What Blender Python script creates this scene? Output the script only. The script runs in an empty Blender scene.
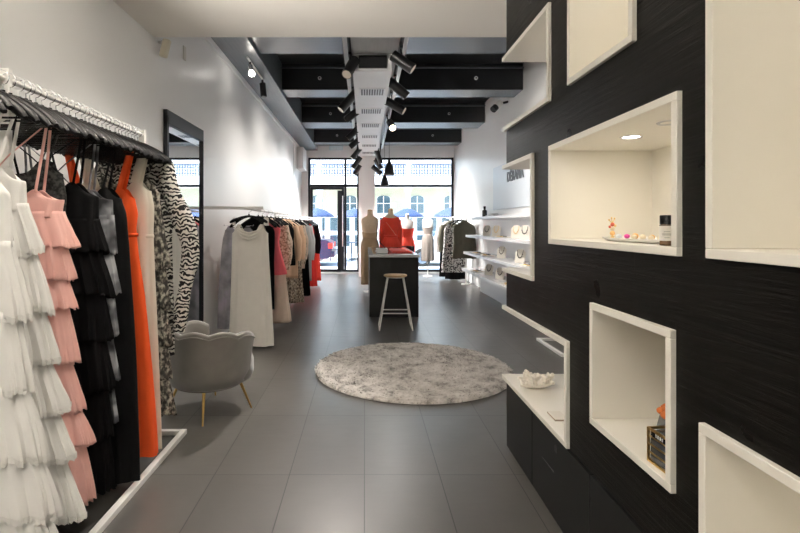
import bpy, bmesh, math, random
from math import sin, cos, pi, sqrt
from mathutils import Vector, Matrix
random.seed(7)
S = bpy.context.scene
COL = S.collection
F = 480.0; CX = 364.5; CY = 225.5; H = 1.33     # focal length in px, vanishing point, eye height
R = math.radians
SPOT_E, NICHE_E, SOFFIT_FILL_E, SKY_E, SUN_E, EXPO, UPFILL_E = 140, 0.40, 34, 11.5, 8, 1.15, 430

# ------------------------------------------------------------------ materials
MATS = {}
def nodes_of(name):
    m = bpy.data.materials.new(name); m.use_nodes = True
    nt = m.node_tree; b = nt.nodes['Principled BSDF']
    return m, nt, b
def N(nt, typ, **kw):
    n = nt.nodes.new(typ)
    for k, v in kw.items():
        if k in n.inputs: n.inputs[k].default_value = v
        else: setattr(n, k, v)
    return n
def ramp(nt, stops):
    r = nt.nodes.new('ShaderNodeValToRGB'); e = r.color_ramp.elements
    while len(e) < len(stops): e.new(0.5)
    for el, (p, c) in zip(e, stops):
        el.position = p; el.color = (*c, 1) if len(c) == 3 else c
    return r
def mat(name, col, rough=.5, metal=0, spec=.5, var=.0, scale=8.0, bump=0, bscale=60, emit=None, estr=0, sheen=0, alpha=1, stretch=None, coat=0):
    if name in MATS: return MATS[name]
    m, nt, b = nodes_of(name)
    b.inputs['Base Color'].default_value = (*col, 1); b.inputs['Roughness'].default_value = rough
    b.inputs['Metallic'].default_value = metal; b.inputs['Specular IOR Level'].default_value = spec
    if sheen: b.inputs['Sheen Weight'].default_value = sheen
    if coat: b.inputs['Coat Weight'].default_value = coat
    if emit: b.inputs['Emission Color'].default_value = (*emit, 1); b.inputs['Emission Strength'].default_value = estr
    if alpha < 1: b.inputs['Alpha'].default_value = alpha
    L = nt.links
    tc = N(nt, 'ShaderNodeTexCoord')
    src = tc.outputs['Object']
    if stretch:
        mp = N(nt, 'ShaderNodeMapping'); mp.inputs['Scale'].default_value = stretch
        L.new(src, mp.inputs['Vector']); src = mp.outputs['Vector']
    if var:
        nz = N(nt, 'ShaderNodeTexNoise', Scale=scale, Detail=4.0); L.new(src, nz.inputs['Vector'])
        r = ramp(nt, [(.3, tuple(c*(1-var) for c in col)), (.7, tuple(min(1, c*(1+var)) for c in col))])
        L.new(nz.outputs['Fac'], r.inputs['Fac']); L.new(r.outputs['Color'], b.inputs['Base Color'])
    if bump:
        nz = N(nt, 'ShaderNodeTexNoise', Scale=bscale, Detail=3.0); L.new(src, nz.inputs['Vector'])
        bp = N(nt, 'ShaderNodeBump', Strength=bump, Distance=.01); L.new(nz.outputs['Fac'], bp.inputs['Height'])
        L.new(bp.outputs['Normal'], b.inputs['Normal'])
    MATS[name] = m
    return m
def cloth(name, col, rough=.85, var=.06, bump=.07, sheen=.15, spec=.2):
    return mat('cloth_'+name, col, rough, var=var, scale=14, bump=bump, bscale=220, sheen=sheen, spec=spec)
def pattern_cloth(name, stops, kind='wave', scale=20, dist=6, rough=.8, stretch=(1,1,1), detail=3):
    key = 'print_'+name
    if key in MATS: return MATS[key]
    m, nt, b = nodes_of(key); L = nt.links
    tc = N(nt, 'ShaderNodeTexCoord'); mp = N(nt, 'ShaderNodeMapping'); mp.inputs['Scale'].default_value = stretch
    L.new(tc.outputs['Object'], mp.inputs['Vector'])
    if kind == 'wave':
        t = N(nt, 'ShaderNodeTexWave', Scale=scale, Distortion=dist, Detail=detail); t.inputs['Detail Scale'].default_value = 1.6
        t.bands_direction = 'Z'; out = t.outputs['Fac']
    elif kind == 'noise':
        t = N(nt, 'ShaderNodeTexNoise', Scale=scale, Detail=float(detail)); out = t.outputs['Fac']
    else:
        t = N(nt, 'ShaderNodeTexVoronoi', Scale=scale); out = t.outputs['Distance']
    L.new(mp.outputs['Vector'], t.inputs['Vector'])
    r = ramp(nt, stops); L.new(out, r.inputs['Fac']); L.new(r.outputs['Color'], b.inputs['Base Color'])
    b.inputs['Roughness'].default_value = rough; b.inputs['Specular IOR Level'].default_value = .25
    MATS[key] = m
    return m

WHITE = mat('white_paint', (.80, .80, .79), .38, var=.015, scale=1.5, bump=.02, bscale=90)
WARMWHITE = mat('soffit_paint', (.80, .76, .70), .6, var=.015, scale=1.5)
BLACKPAINT = mat('black_stained_timber', (.010, .011, .013), .30, spec=.8, var=.25, scale=3, bump=.12, bscale=14, stretch=(1, 12, 12))
STEEL = mat('grey_stained_beam', (.10, .115, .13), .34, spec=.8, var=.2, scale=3, bump=.08, bscale=14, stretch=(14, 1, 14))
SPINE = mat('pale_grey_board', (.55, .56, .57), .5, var=.05, scale=3, stretch=(10, 1, 10))
DUCTW = mat('duct_white', (.70, .70, .70), .45, var=.03, scale=4)
FRAMEBLACK = mat('black_aluminium', (.007, .008, .011), .4, spec=.3)
BLACKMETAL = mat('black_metal', (.010, .010, .011), .38, spec=.5)
BLACKPLASTIC = mat('black_plastic', (.003, .003, .0035), .26, spec=.16)
BLACKLAM = mat('black_laminate', (.006, .006, .006), .42, spec=.25, var=.1, scale=5)
CREAM = mat('cream_laminate', (.82, .79, .715), .33, spec=.5, var=.025, scale=3)
CREAMEDGE = mat('cream_edge', (.76, .74, .64), .45)
CHROME = mat('chrome', (.75, .75, .77), .18, metal=1)
WHITEMETAL = mat('white_metal', (.78, .77, .74), .4)
GOLD = mat('brass', (.58, .38, .13), .3, metal=1)
WOODLIGHT = mat('light_oak', (.62, .42, .23), .5, var=.15, scale=6, stretch=(1, 8, 8))
VELVET = mat('grey_velvet', (.145, .135, .118), .75, var=.10, scale=9, sheen=.6, spec=.25)
MIRROR = mat('mirror_silver', (.86, .89, .9), .015, metal=1)
LAMPON = mat('lamp_lens_lit', (1, .9, .75), .4, emit=(1.0, .84, .64), estr=7)
BULBON = mat('bulb_lit', (1, .95, .9), .4, emit=(1.0, .93, .85), estr=14)
DOWNLIGHT = mat('downlight_lens', (1, .95, .9), .4, emit=(1.0, .93, .86), estr=9)
LENSOFF = mat('lamp_lens_dim', (.3, .27, .23), .3, emit=(1, .8, .6), estr=.08)
SHELFW = mat('white_gloss_shelf', (.82, .82, .83), .25)
FORMBEIGE = mat('beige_linen', (.70, .55, .38), .85, var=.06, scale=30, bump=.1, bscale=200)
FORMWHITE = mat('white_linen', (.80, .79, .76), .8, var=.03, scale=30)

def glass_mat():
    m, nt, b = nodes_of('window_glass'); L = nt.links
    t = N(nt, 'ShaderNodeBsdfTransparent'); t.inputs['Color'].default_value = (.95, .975, .98, 1)
    g = N(nt, 'ShaderNodeBsdfGlossy', Roughness=.02)
    fr = N(nt, 'ShaderNodeFresnel', IOR=1.45); mx = N(nt, 'ShaderNodeMixShader')
    L.new(fr.outputs['Fac'], mx.inputs['Fac']); L.new(t.outputs[0], mx.inputs[1]); L.new(g.outputs[0], mx.inputs[2])
    L.new(mx.outputs[0], nt.nodes['Material Output'].inputs['Surface'])
    MATS['glass'] = m; return m
GLASS = glass_mat()

def floor_mat():
    m, nt, b = nodes_of('floor_tile'); L = nt.links
    tc = N(nt, 'ShaderNodeTexCoord')
    mp = N(nt, 'ShaderNodeMapping'); mp.inputs['Location'].default_value = (0, -3.36+8*.8, 0)
    L.new(tc.outputs['Object'], mp.inputs['Vector'])
    br = N(nt, 'ShaderNodeTexBrick', Scale=1.0); br.offset = 0; br.squash = 1
    br.inputs['Mortar Size'].default_value = .0030; br.inputs['Mortar Smooth'].default_value = .3
    br.inputs['Brick Width'].default_value = .4; br.inputs['Row Height'].default_value = .8
    br.inputs['Bias'].default_value = 0
    br.inputs['Color1'].default_value = (.070, .066, .061, 1); br.inputs['Color2'].default_value = (.083, .079, .073, 1)
    br.inputs['Mortar'].default_value = (.003, .003, .003, 1)
    L.new(mp.outputs['Vector'], br.inputs['Vector'])
    nz = N(nt, 'ShaderNodeTexNoise', Scale=2.2, Detail=8.0, Roughness=.65); L.new(tc.outputs['Object'], nz.inputs['Vector'])
    mp2 = N(nt, 'ShaderNodeMapping'); mp2.inputs['Scale'].default_value = (6, 40, 1); L.new(tc.outputs['Object'], mp2.inputs['Vector'])
    nz2 = N(nt, 'ShaderNodeTexNoise', Scale=1.0, Detail=5.0); L.new(mp2.outputs['Vector'], nz2.inputs['Vector'])
    r = ramp(nt, [(.25, (.72, .72, .72)), (.75, (1.25, 1.25, 1.25))]); L.new(nz.outputs['Fac'], r.inputs['Fac'])
    mx = N(nt, 'ShaderNodeMix', data_type='RGBA', blend_type='MULTIPLY'); mx.inputs['Factor'].default_value = .6
    L.new(br.outputs['Color'], mx.inputs['A']); L.new(r.outputs['Color'], mx.inputs['B'])
    L.new(mx.outputs['Result'], b.inputs['Base Color'])
    rr = N(nt, 'ShaderNodeMapRange'); rr.inputs['To Min'].default_value = .27; rr.inputs['To Max'].default_value = .39
    L.new(nz2.outputs['Fac'], rr.inputs['Value']); L.new(rr.outputs['Result'], b.inputs['Roughness'])
    bp = N(nt, 'ShaderNodeBump', Strength=.35, Distance=.002); bp.invert = True
    L.new(br.outputs['Fac'], bp.inputs['Height']); L.new(bp.outputs['Normal'], b.inputs['Normal'])
    b.inputs['Specular IOR Level'].default_value = .5; b.inputs['IOR'].default_value = 1.72
    MATS['floor'] = m; return m
FLOORM = floor_mat()

def plank_mat():
    m, nt, b = nodes_of('black_plank_wall'); L = nt.links
    tc = N(nt, 'ShaderNodeTexCoord'); sp = N(nt, 'ShaderNodeSeparateXYZ'); L.new(tc.outputs['Object'], sp.inputs[0])
    d = N(nt, 'ShaderNodeMath', operation='DIVIDE'); d.inputs[1].default_value = .118; L.new(sp.outputs['Z'], d.inputs[0])
    fl = N(nt, 'ShaderNodeMath', operation='FLOOR'); L.new(d.outputs[0], fl.inputs[0])
    fr = N(nt, 'ShaderNodeMath', operation='FRACT'); L.new(d.outputs[0], fr.inputs[0])
    wn = N(nt, 'ShaderNodeTexWhiteNoise', noise_dimensions='1D'); L.new(fl.outputs[0], wn.inputs['W'])
    # butt joints along Y, shifted per board
    ya = N(nt, 'ShaderNodeMath', operation='MULTIPLY_ADD'); ya.inputs[1].default_value = 3.7
    L.new(wn.outputs['Value'], ya.inputs[0]); L.new(sp.outputs['Y'], ya.inputs[2])
    yd = N(nt, 'ShaderNodeMath', operation='DIVIDE'); yd.inputs[1].default_value = 1.35; L.new(ya.outputs[0], yd.inputs[0])
    yf = N(nt, 'ShaderNodeMath', operation='FRACT'); L.new(yd.outputs[0], yf.inputs[0])
    c1 = N(nt, 'ShaderNodeMath', operation='LESS_THAN'); c1.inputs[1].default_value = .035; L.new(fr.outputs[0], c1.inputs[0])
    c2 = N(nt, 'ShaderNodeMath', operation='LESS_THAN'); c2.inputs[1].default_value = .003; L.new(yf.outputs[0], c2.inputs[0])
    gap = N(nt, 'ShaderNodeMath', operation='MAXIMUM'); L.new(c1.outputs[0], gap.inputs[0]); L.new(c2.outputs[0], gap.inputs[1])
    mp = N(nt, 'ShaderNodeMapping'); mp.inputs['Scale'].default_value = (3, 1.3, 22); L.new(tc.outputs['Object'], mp.inputs['Vector'])
    nz = N(nt, 'ShaderNodeTexNoise', Scale=2.5, Detail=9.0, Roughness=.62, Distortion=.6); L.new(mp.outputs['Vector'], nz.inputs['Vector'])
    cr = ramp(nt, [(.35, (.0022, .002, .0017)), (.62, (.0055, .0048, .004)), (.80, (.022, .017, .014))]); L.new(nz.outputs['Fac'], cr.inputs['Fac'])
    L.new(cr.outputs['Color'], b.inputs['Base Color'])
    nz2 = N(nt, 'ShaderNodeTexNoise', Scale=5.0, Detail=5.0); L.new(tc.outputs['Object'], nz2.inputs['Vector'])
    rr = N(nt, 'ShaderNodeMapRange'); rr.inputs['To Min'].default_value = .20; rr.inputs['To Max'].default_value = .42
    L.new(nz2.outputs['Fac'], rr.inputs['Value']); L.new(rr.outputs['Result'], b.inputs['Roughness'])
    hs = N(nt, 'ShaderNodeMath', operation='SUBTRACT'); L.new(nz.outputs['Fac'], hs.inputs[0]); 
    g3 = N(nt, 'ShaderNodeMath', operation='MULTIPLY'); g3.inputs[1].default_value = 1.5; L.new(gap.outputs[0], g3.inputs[0]); L.new(g3.outputs[0], hs.inputs[1])
    ad = N(nt, 'ShaderNodeMath', operation='MULTIPLY_ADD'); ad.inputs[1].default_value = .6; L.new(wn.outputs['Value'], ad.inputs[0]); L.new(hs.outputs[0], ad.inputs[2])
    bp = N(nt, 'ShaderNodeBump', Strength=.6, Distance=.005); L.new(ad.outputs[0], bp.inputs['Height']); L.new(bp.outputs['Normal'], b.inputs['Normal'])
    b.inputs['Specular IOR Level'].default_value = .09
    return m
PLANK = plank_mat()

# ------------------------------------------------------------------ geometry helpers
class MB:
    def __init__(s): s.v = []; s.f = []
    def add(s, vs, fs):
        o = len(s.v); s.v += [tuple(p) for p in vs]; s.f += [tuple(i+o for i in f) for f in fs]; return s
    def box(s, x0, x1, y0, y1, z0, z1):
        if x0 > x1: x0, x1 = x1, x0
        if y0 > y1: y0, y1 = y1, y0
        if z0 > z1: z0, z1 = z1, z0
        return s.add([(x0,y0,z0),(x1,y0,z0),(x1,y1,z0),(x0,y1,z0),(x0,y0,z1),(x1,y0,z1),(x1,y1,z1),(x0,y1,z1)],
                     [(0,3,2,1),(4,5,6,7),(0,1,5,4),(1,2,6,5),(2,3,7,6),(3,0,4,7)])
    def quad(s, a, b, c, d): return s.add([a,b,c,d], [(0,1,2,3)])
    def grid(s, rows, closed=True, caps=(False, False)):
        n = len(rows[0]); vs = [p for r in rows for p in r]; fs = []
        for i in range(len(rows)-1):
            for j in range(n if closed else n-1):
                k = (j+1) % n
                fs.append((i*n+j, i*n+k, (i+1)*n+k, (i+1)*n+j))
        if caps[0]: fs.append(tuple(range(n-1, -1, -1)))
        if caps[1]: fs.append(tuple((len(rows)-1)*n+j for j in range(n)))
        return s.add(vs, fs)
    def tube(s, pts, r, n=8, cap=True, flat=1.0):
        pts = [Vector(p) for p in pts]; m = len(pts)
        rs = r if isinstance(r, (list, tuple)) else [r]*m
        t = (pts[1]-pts[0]).normalized()
        up = Vector((0,0,1)) if abs(t.z) < .95 else Vector((0,1,0))
        u = t.cross(up).normalized(); rows = []
        for i in range(m):
            a = pts[max(0,i-1)]; b = pts[min(m-1,i+1)]
            tt = (b-a)
            if tt.length > 1e-9: t = tt.normalized()
            u = (u - t*u.dot(t))
            u = u.normalized() if u.length > 1e-6 else t.orthogonal().normalized()
            w = t.cross(u)
            rows.append([pts[i] + u*cos(2*pi*j/n)*rs[i] + w*sin(2*pi*j/n)*rs[i]*flat for j in range(n)])
        return s.grid(rows, True, (cap, cap))
    def lathe(s, prof, n=24, c=(0,0,0), sx=1, sy=1, caps=(True, True)):
        rows = [[(c[0]+r*sx*cos(2*pi*j/n), c[1]+r*sy*sin(2*pi*j/n), c[2]+z) for j in range(n)] for r, z in prof]
        return s.grid(rows, True, caps)
    def cyl(s, a, b, r, n=16, r2=None): return s.tube([a, b], [r, r if r2 is None else r2], n)
    def sphere(s, c, r, n=12, m=8, sc=(1,1,1)):
        rows = []
        for i in range(m+1):
            a = -pi/2 + pi*i/m; rr = max(cos(a), .02)
            rows.append([(c[0]+r*sc[0]*rr*cos(2*pi*j/n), c[1]+r*sc[1]*rr*sin(2*pi*j/n), c[2]+r*sc[2]*sin(a)) for j in range(n)])
        return s.grid(rows, True, (True, True))
    def prism(s, poly, y0, y1, axis='y'):
        n = len(poly)
        def P(p, t): return {'y': (p[0], t, p[1]), 'x': (t, p[0], p[1]), 'z': (p[0], p[1], t)}[axis]
        vs = [P(p, y0) for p in poly] + [P(p, y1) for p in poly]
        fs = [tuple(range(n)), tuple(range(2*n-1, n-1, -1))] + [(i, (i+1) % n, n+(i+1) % n, n+i) for i in range(n)]
        return s.add(vs, fs)
    def xf(s, M): s.v = [tuple(M @ Vector(p)) for p in s.v]; return s
    def build(s, name, material, parent=None, loc=(0,0,0), rot=None, smooth=True, bevel=0, seg=2, solid=0, ang=40):
        me = bpy.data.meshes.new(name); me.from_pydata(s.v, [], s.f); me.update()
        bm = bmesh.new(); bm.from_mesh(me); bmesh.ops.recalc_face_normals(bm, faces=bm.faces); bm.to_mesh(me); bm.free()
        if smooth:
            me.shade_smooth(); me.set_sharp_from_angle(angle=R(ang))
        me.materials.append(material)
        o = bpy.data.objects.new(name, me); COL.objects.link(o)
        o.location = loc
        if rot: o.rotation_euler = rot
        if parent: o.parent = parent
        if solid:
            md = o.modifiers.new('solid', 'SOLIDIFY'); md.thickness = solid; md.offset = -1
        if bevel:
            md = o.modifiers.new('bevel', 'BEVEL'); md.width = bevel; md.segments = seg; md.limit_method = 'ANGLE'
        return o
def tag(o, label=None, cat=None, group=None, kind=None):
    if label: o['label'] = label
    if cat: o['category'] = cat
    if group: o['group'] = group
    if kind: o['kind'] = kind
    return o
def thing(name, label, cat, loc=(0,0,0), rz=0, group=None):
    o = bpy.data.objects.new(name, None); COL.objects.link(o); o.location = loc; o.rotation_euler = (0,0,rz)
    o.empty_display_size = .1
    return tag(o, label, cat, group)
def struct(o): o['kind'] = 'structure'; return o
def copy_tree(o, parent=None):
    c = o.copy(); COL.objects.link(c)
    if parent: c.parent = parent
    for ch in list(o.children): copy_tree(ch, c)
    return c
def B(*a): return MB().box(*a)
def smoothstep(x): return x*x*(3-2*x)
def light(name, typ, loc, energy, col=(1,1,1), target=None, size=.1, spot=60, blend=.5, parent=None):
    d = bpy.data.lights.new(name, typ); d.energy = energy; d.color = col
    if typ == 'AREA': d.shape = 'DISK'; d.size = size
    else: d.shadow_soft_size = size
    if typ == 'SPOT': d.spot_size = R(spot); d.spot_blend = blend
    o = bpy.data.objects.new(name, d); COL.objects.link(o); o.location = loc
    if target is not None:
        o.rotation_euler = (Vector(target)-Vector(loc)).to_track_quat('-Z', 'Y').to_euler()
    o['kind'] = 'structure'
    return o

# ------------------------------------------------------------------ camera
cam = bpy.data.objects.new('camera', bpy.data.cameras.new('camera')); COL.objects.link(cam)
cam.location = (0, 0, H); cam.rotation_euler = (R(90), 0, 0)
cam.data.sensor_width = 36; cam.data.lens = 36*F/800
cam.data.shift_x = (400-CX)/800; cam.data.shift_y = (CY-266.5)/800; cam.data.clip_start = .02
S.camera = cam

# ------------------------------------------------------------------ setting
XL, XR, YF = -1.72, 2.48, 13.3          # left wall, right wall, shopfront
YB = -2.2
struct(B(XL-.2, XR+.2, YB-.2, YF+.1, -.2, 0).build('floor', FLOORM))
struct(B(XL-.2, XL, YB-.2, YF, 0, 3.9).build('wall_left', WHITE))
struct(B(XR, XR+.2, YB-.2, YF, 0, 3.9).build('wall_right', WHITE))
struct(B(XL, XR, YB-.2, YB, 0, 3.9).build('wall_back', WHITE))
struct(B(XL, XR, 3.92, YF, 3.86, 4.0).build('ceiling', BLACKPAINT))
ZS = 2.866
struct(B(XL, XR, YB, 3.92, ZS, 4.0).build('ceiling_soffit', WARMWHITE, bevel=.004))
# long beam along the left wall with its pale trim
struct(B(XL, -1.29, 3.92, YF, 3.40, 3.86).build('ceiling_beam', STEEL, bevel=.008))
struct(B(XL, XL+.03, 3.92, 12.9, 3.33, 3.40).build('trim_1', WHITE, bevel=.004))
# cross beams: (y0, y1)
for i, (y0, y1) in enumerate(((5.30, 5.93), (7.50, 7.95), (9.88, 10.49), (12.26, 12.74))):
    for (x0, x1) in ((-1.29, -.24), (.47, XR)):
        struct(B(x0, x1, y0, y1, 3.45, 3.86).build('ceiling_beam', BLACKPAINT, bevel=.008))
        # slim batten at the ceiling on the near face of each beam
        struct(B(x0, x1, y0-.03, y0, 3.78, 3.80).build('trim_2', STEEL))
# central spine with its two pale cheeks
struct(B(-.24, .47, 3.92, 12.3, 3.30, 3.86).build('ceiling_spine_beam', SPINE, bevel=.006))
# duct below the spine
duct = thing('ventilation_duct', 'long white ceiling duct with slotted grilles between the two light tracks', 'ventilation duct', (.085, 8.9, 3.10))
MB().box(-.22, .225, -3.4, 3.4, 0, .20).build('duct_casing', DUCTW, duct, bevel=.006)
MB().box(-.15, .17, -3.43, -3.4, .03, .17).build('end_cap', BLACKMETAL, duct)
for k in range(6):
    gy = (6.36 + 1.06*k) - 8.9
    g = MB().box(-.155, .185, gy-.16, gy+.16, -.006, 0).build('grille', DUCTW, duct)
    m = MB()
    for j in range(9):
        x = -.13 + j*.034
        m.box(x, x+.023, gy-.135, gy+.135, -.009, -.004)
    m.build('grille_slots', BLACKMETAL, g)
# front wall: bulkhead above glazing, side returns, pillar
FW = mat('front_wall_paint', (.74, .75, .75), .5, var=.02, scale=2)
struct(B(XL, XR, YF-.05, YF+.2, 3.21, 4.0).build('wall_front', FW))
struct(B(XL-.2, -1.56, YF-.1, YF+.2, 0, 3.21).build('wall_front_pier', WHITE))
struct(B(2.47, XR+.2, YF-.1, YF+.2, 0, 3.21).build('wall_front_pier', WHITE))
struct(B(-.15, .27, 12.4, 13.22, 0, 3.86).build('wall_pillar', WHITE, bevel=.01))
struct(B(-1.56, 2.47, YF-.12, YF+.15, 0, .045).build('trim_3', mat('sill_concrete', (.45, .46, .47), .5, var=.08, scale=6)))
# picture: pale flat conduits on the front bulkhead
ex = thing('emergency_sign', 'pale blue unlit emergency sign box on the wall above the glass door', 'sign', (-.78, YF-.06, 3.47))
MB().box(-.19, .19, -.05, 0, -.07, .07).build('sign_box', mat('sign_plastic', (.55, .70, .74), .3), ex, bevel=.01)
MB().box(-.16, .16, -.056, -.05, -.05, .05).build('sign_face', mat('sign_face', (.66, .80, .83), .3), ex)

def frame_rect(mb, x0, x1, z0, z1, w, y, d):
    mb.box(x0, x1, y, y+d, z0, z0+w).box(x0, x1, y, y+d, z1-w, z1).box(x0, x0+w, y, y+d, z0+w, z1-w).box(x1-w, x1, y, y+d, z0+w, z1-w)
# window_1: left glazing with the glass door; window_2: right glazing
w1 = bpy.data.objects.new('window_1', None); COL.objects.link(w1); struct(w1)
m = MB(); frame_rect(m, -1.56, -.15, .045, 3.21, .055, YF, .07)
m.box(-1.505, -.205, YF, YF+.07, 2.40, 2.47); m.box(-.56, -.50, YF, YF+.07, .10, 3.155)
m.build('window_frame', FRAMEBLACK, w1, bevel=.003)
MB().box(-1.505, -.56, YF+.03, YF+.04, 2.47, 3.155).build('window_pane', GLASS, w1, smooth=False)
MB().box(-.50, -.205, YF+.03, YF+.04, 2.47, 3.155).build('window_pane', GLASS, w1, smooth=False)
MB().box(-.50, -.205, YF+.03, YF+.04, .10, 2.40).build('window_pane', GLASS, w1, smooth=False)
d1 = bpy.data.objects.new('door_1', None); COL.objects.link(d1); struct(d1)
m = MB(); frame_rect(m, -1.50, -.565, .05, 2.395, .07, YF-.01, .06); m.box(-.75, -.635, YF-.01, YF+.05, .1, 2.3)
m.build('door_frame', FRAMEBLACK, d1, bevel=.003)
MB().box(-1.43, -.75, YF+.015, YF+.025, .12, 2.325).build('door_pane', GLASS, d1, smooth=False)
hd = MB(); hd.tube([(-.60, YF-.06, .75), (-.60, YF-.06, 2.15)], .018, 10)
for z in (.85, 2.05): hd.cyl((-.60, YF-.06, z), (-.60, YF, z), .012, 8)
hd.build('door_handle', CHROME, d1)
MB().box(-.66, -.55, YF-.03, YF-.012, .92, 1.12).build('door_lock', BLACKMETAL, d1, bevel=.004)
w2 = bpy.data.objects.new('window_2', None); COL.objects.link(w2); struct(w2)
m = MB(); frame_rect(m, .20, 2.47, .045, 3.21, .06, YF, .07); m.box(.26, 2.41, YF, YF+.07, 2.40, 2.46)
m.build('window_frame', FRAMEBLACK, w2, bevel=.003)
MB().box(.26, 2.41, YF+.03, YF+.04, .10, 2.40).build('window_pane', GLASS, w2, smooth=False)
MB().box(.26, 2.41, YF+.03, YF+.04, 2.46, 3.15).build('window_pane', GLASS, w2, smooth=False)

# ------------------------------------------------------------------ black partition with openings
PX, PT = .84, 1.30
YE = 2.84
OPEN = {   # name: (y_near, y_far, z0, z1)
    'A': (2.158, 2.885, 1.89, 2.335), 'Bn': (2.373, 2.885, 1.055, 1.69), 'C': (1.964, 2.885, .415, .855),
    'top': (1.481, 1.958, 1.90, 2.40), 'mid': (1.269, 2.158, 1.248, 1.687), 'low': (1.294, 1.762, .606, 1.048),
    'tall': (.30, 1.163, 1.25, 2.30), 'bot': (.45, 1.187, .20, .844)}
ys = sorted({YB, YE} | {min(y, YE) for o in OPEN.values() for y in o[:2]})
zs = sorted({.415, ZS} | {z for o in OPEN.values() for z in o[2:] if z > .415})
def inside(y, z): return any(o[0] < y < o[1] and o[2] < z < o[3] for o in OPEN.values())
pm = MB()
for a, b_ in zip(ys, ys[1:]):
    for c, d in zip(zs, zs[1:]):
        if not inside((a+b_)/2, (c+d)/2): pm.quad((PX, a, c), (PX, b_, c), (PX, b_, d), (PX, a, d))
for c, d in zip(zs, zs[1:]):
    if not inside(YE-.01, (c+d)/2): pm.quad((PX, YE, c), (PT, YE, c), (PT, YE, d), (PX, YE, d))
pm.quad((PT, YB, 0), (PT, YE, 0), (PT, YE, ZS), (PT, YB, ZS))
struct(pm.build('wall_partition', PLANK, smooth=False))
PF = PX-.015; TH = .024
def niche(key, label, notch=False):
    y0, y1, z0, z1 = OPEN[key]
    t = thing('wall_niche', label, 'wall niche', (PF, (y0+y1)/2, z0))
    hy = (y1-y0)/2; h = z1-z0; D = PT-PF-.01
    m = MB().box(0, D, -hy, hy, 0, TH); m.build('bottom_panel', CREAM, t, bevel=.002)
    m = MB().box(0, D, -hy, hy, h-TH, h); m.build('top_panel', CREAM, t, bevel=.002)
    MB().box(0, D, -hy, -hy+TH, TH, h-TH).build('side_panel', CREAM, t, bevel=.002)
    if not notch: MB().box(0, D, hy-TH, hy, TH, h-TH).build('side_panel', CREAM, t, bevel=.002)
    MB().box(D-.012, D, -hy+TH, hy-(0 if notch else TH), TH, h-TH).build('back_panel', CREAM, t)
    return t
niche('A', 'cream lined open corner niche high at the end of the black timber wall', True)
niche('Bn', 'cream lined open corner niche at eye height framing the shop name beyond', True)
niche('C', 'cream lined open corner niche holding the white coral above the black cabinets', True)
niche('top', 'cream wall niche high on the black wall above the jewellery niche')
nm = niche('mid', 'lit cream wall niche with jewellery tray and dark bottle')
niche('low', 'cream wall niche with small gold framed glass box inside')
niche('tall', 'tallest cream wall niche, standing empty beside the lit jewellery niche')
niche('bot', 'empty cream wall niche lowest on the black wall, near the floor')

# drawers under the partition
for i, (a, b_, lab) in enumerate(((2.407, 2.84, 'narrow black cabinet at the far end below the coral niche'),
                               (1.79, 2.407, 'black drawer cabinet with round finger hole below the coral niche'),
                               (1.18, 1.79, 'black drawer cabinet below the niche with the gold box'),
                               (.50, 1.18, 'black drawer cabinet below the empty low niche'))):
    z1 = .405 if i < 3 else .19
    t = thing('drawer_cabinet', lab, 'cabinet', (PX, (a+b_)/2, 0))
    hy = (b_-a)/2
    MB().box(.02, PT-PX-.012, -hy, hy, .0, z1).build('cabinet_body', BLACKLAM, t)
    f = MB().box(0, .019, -hy+.002, hy-.002, .03, z1-.004).build('drawer_front', BLACKLAM, t, bevel=.002)
    if i in (1, 2):
        MB().cyl((-.002, hy-.302 if i == 1 else 0, z1-.055), (.004, hy-.302 if i == 1 else 0, z1-.055), .017, 20).build('finger_hole', BLACKMETAL, f)
        if i == 1:
            MB().box(-.003, .002, .025, .165, .239, .242).build('pull_edge', CHROME, f)
struct(MB().box(PX, PT, YB, .44, 0, .415).build('wall_partition_base', PLANK, smooth=False))

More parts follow.
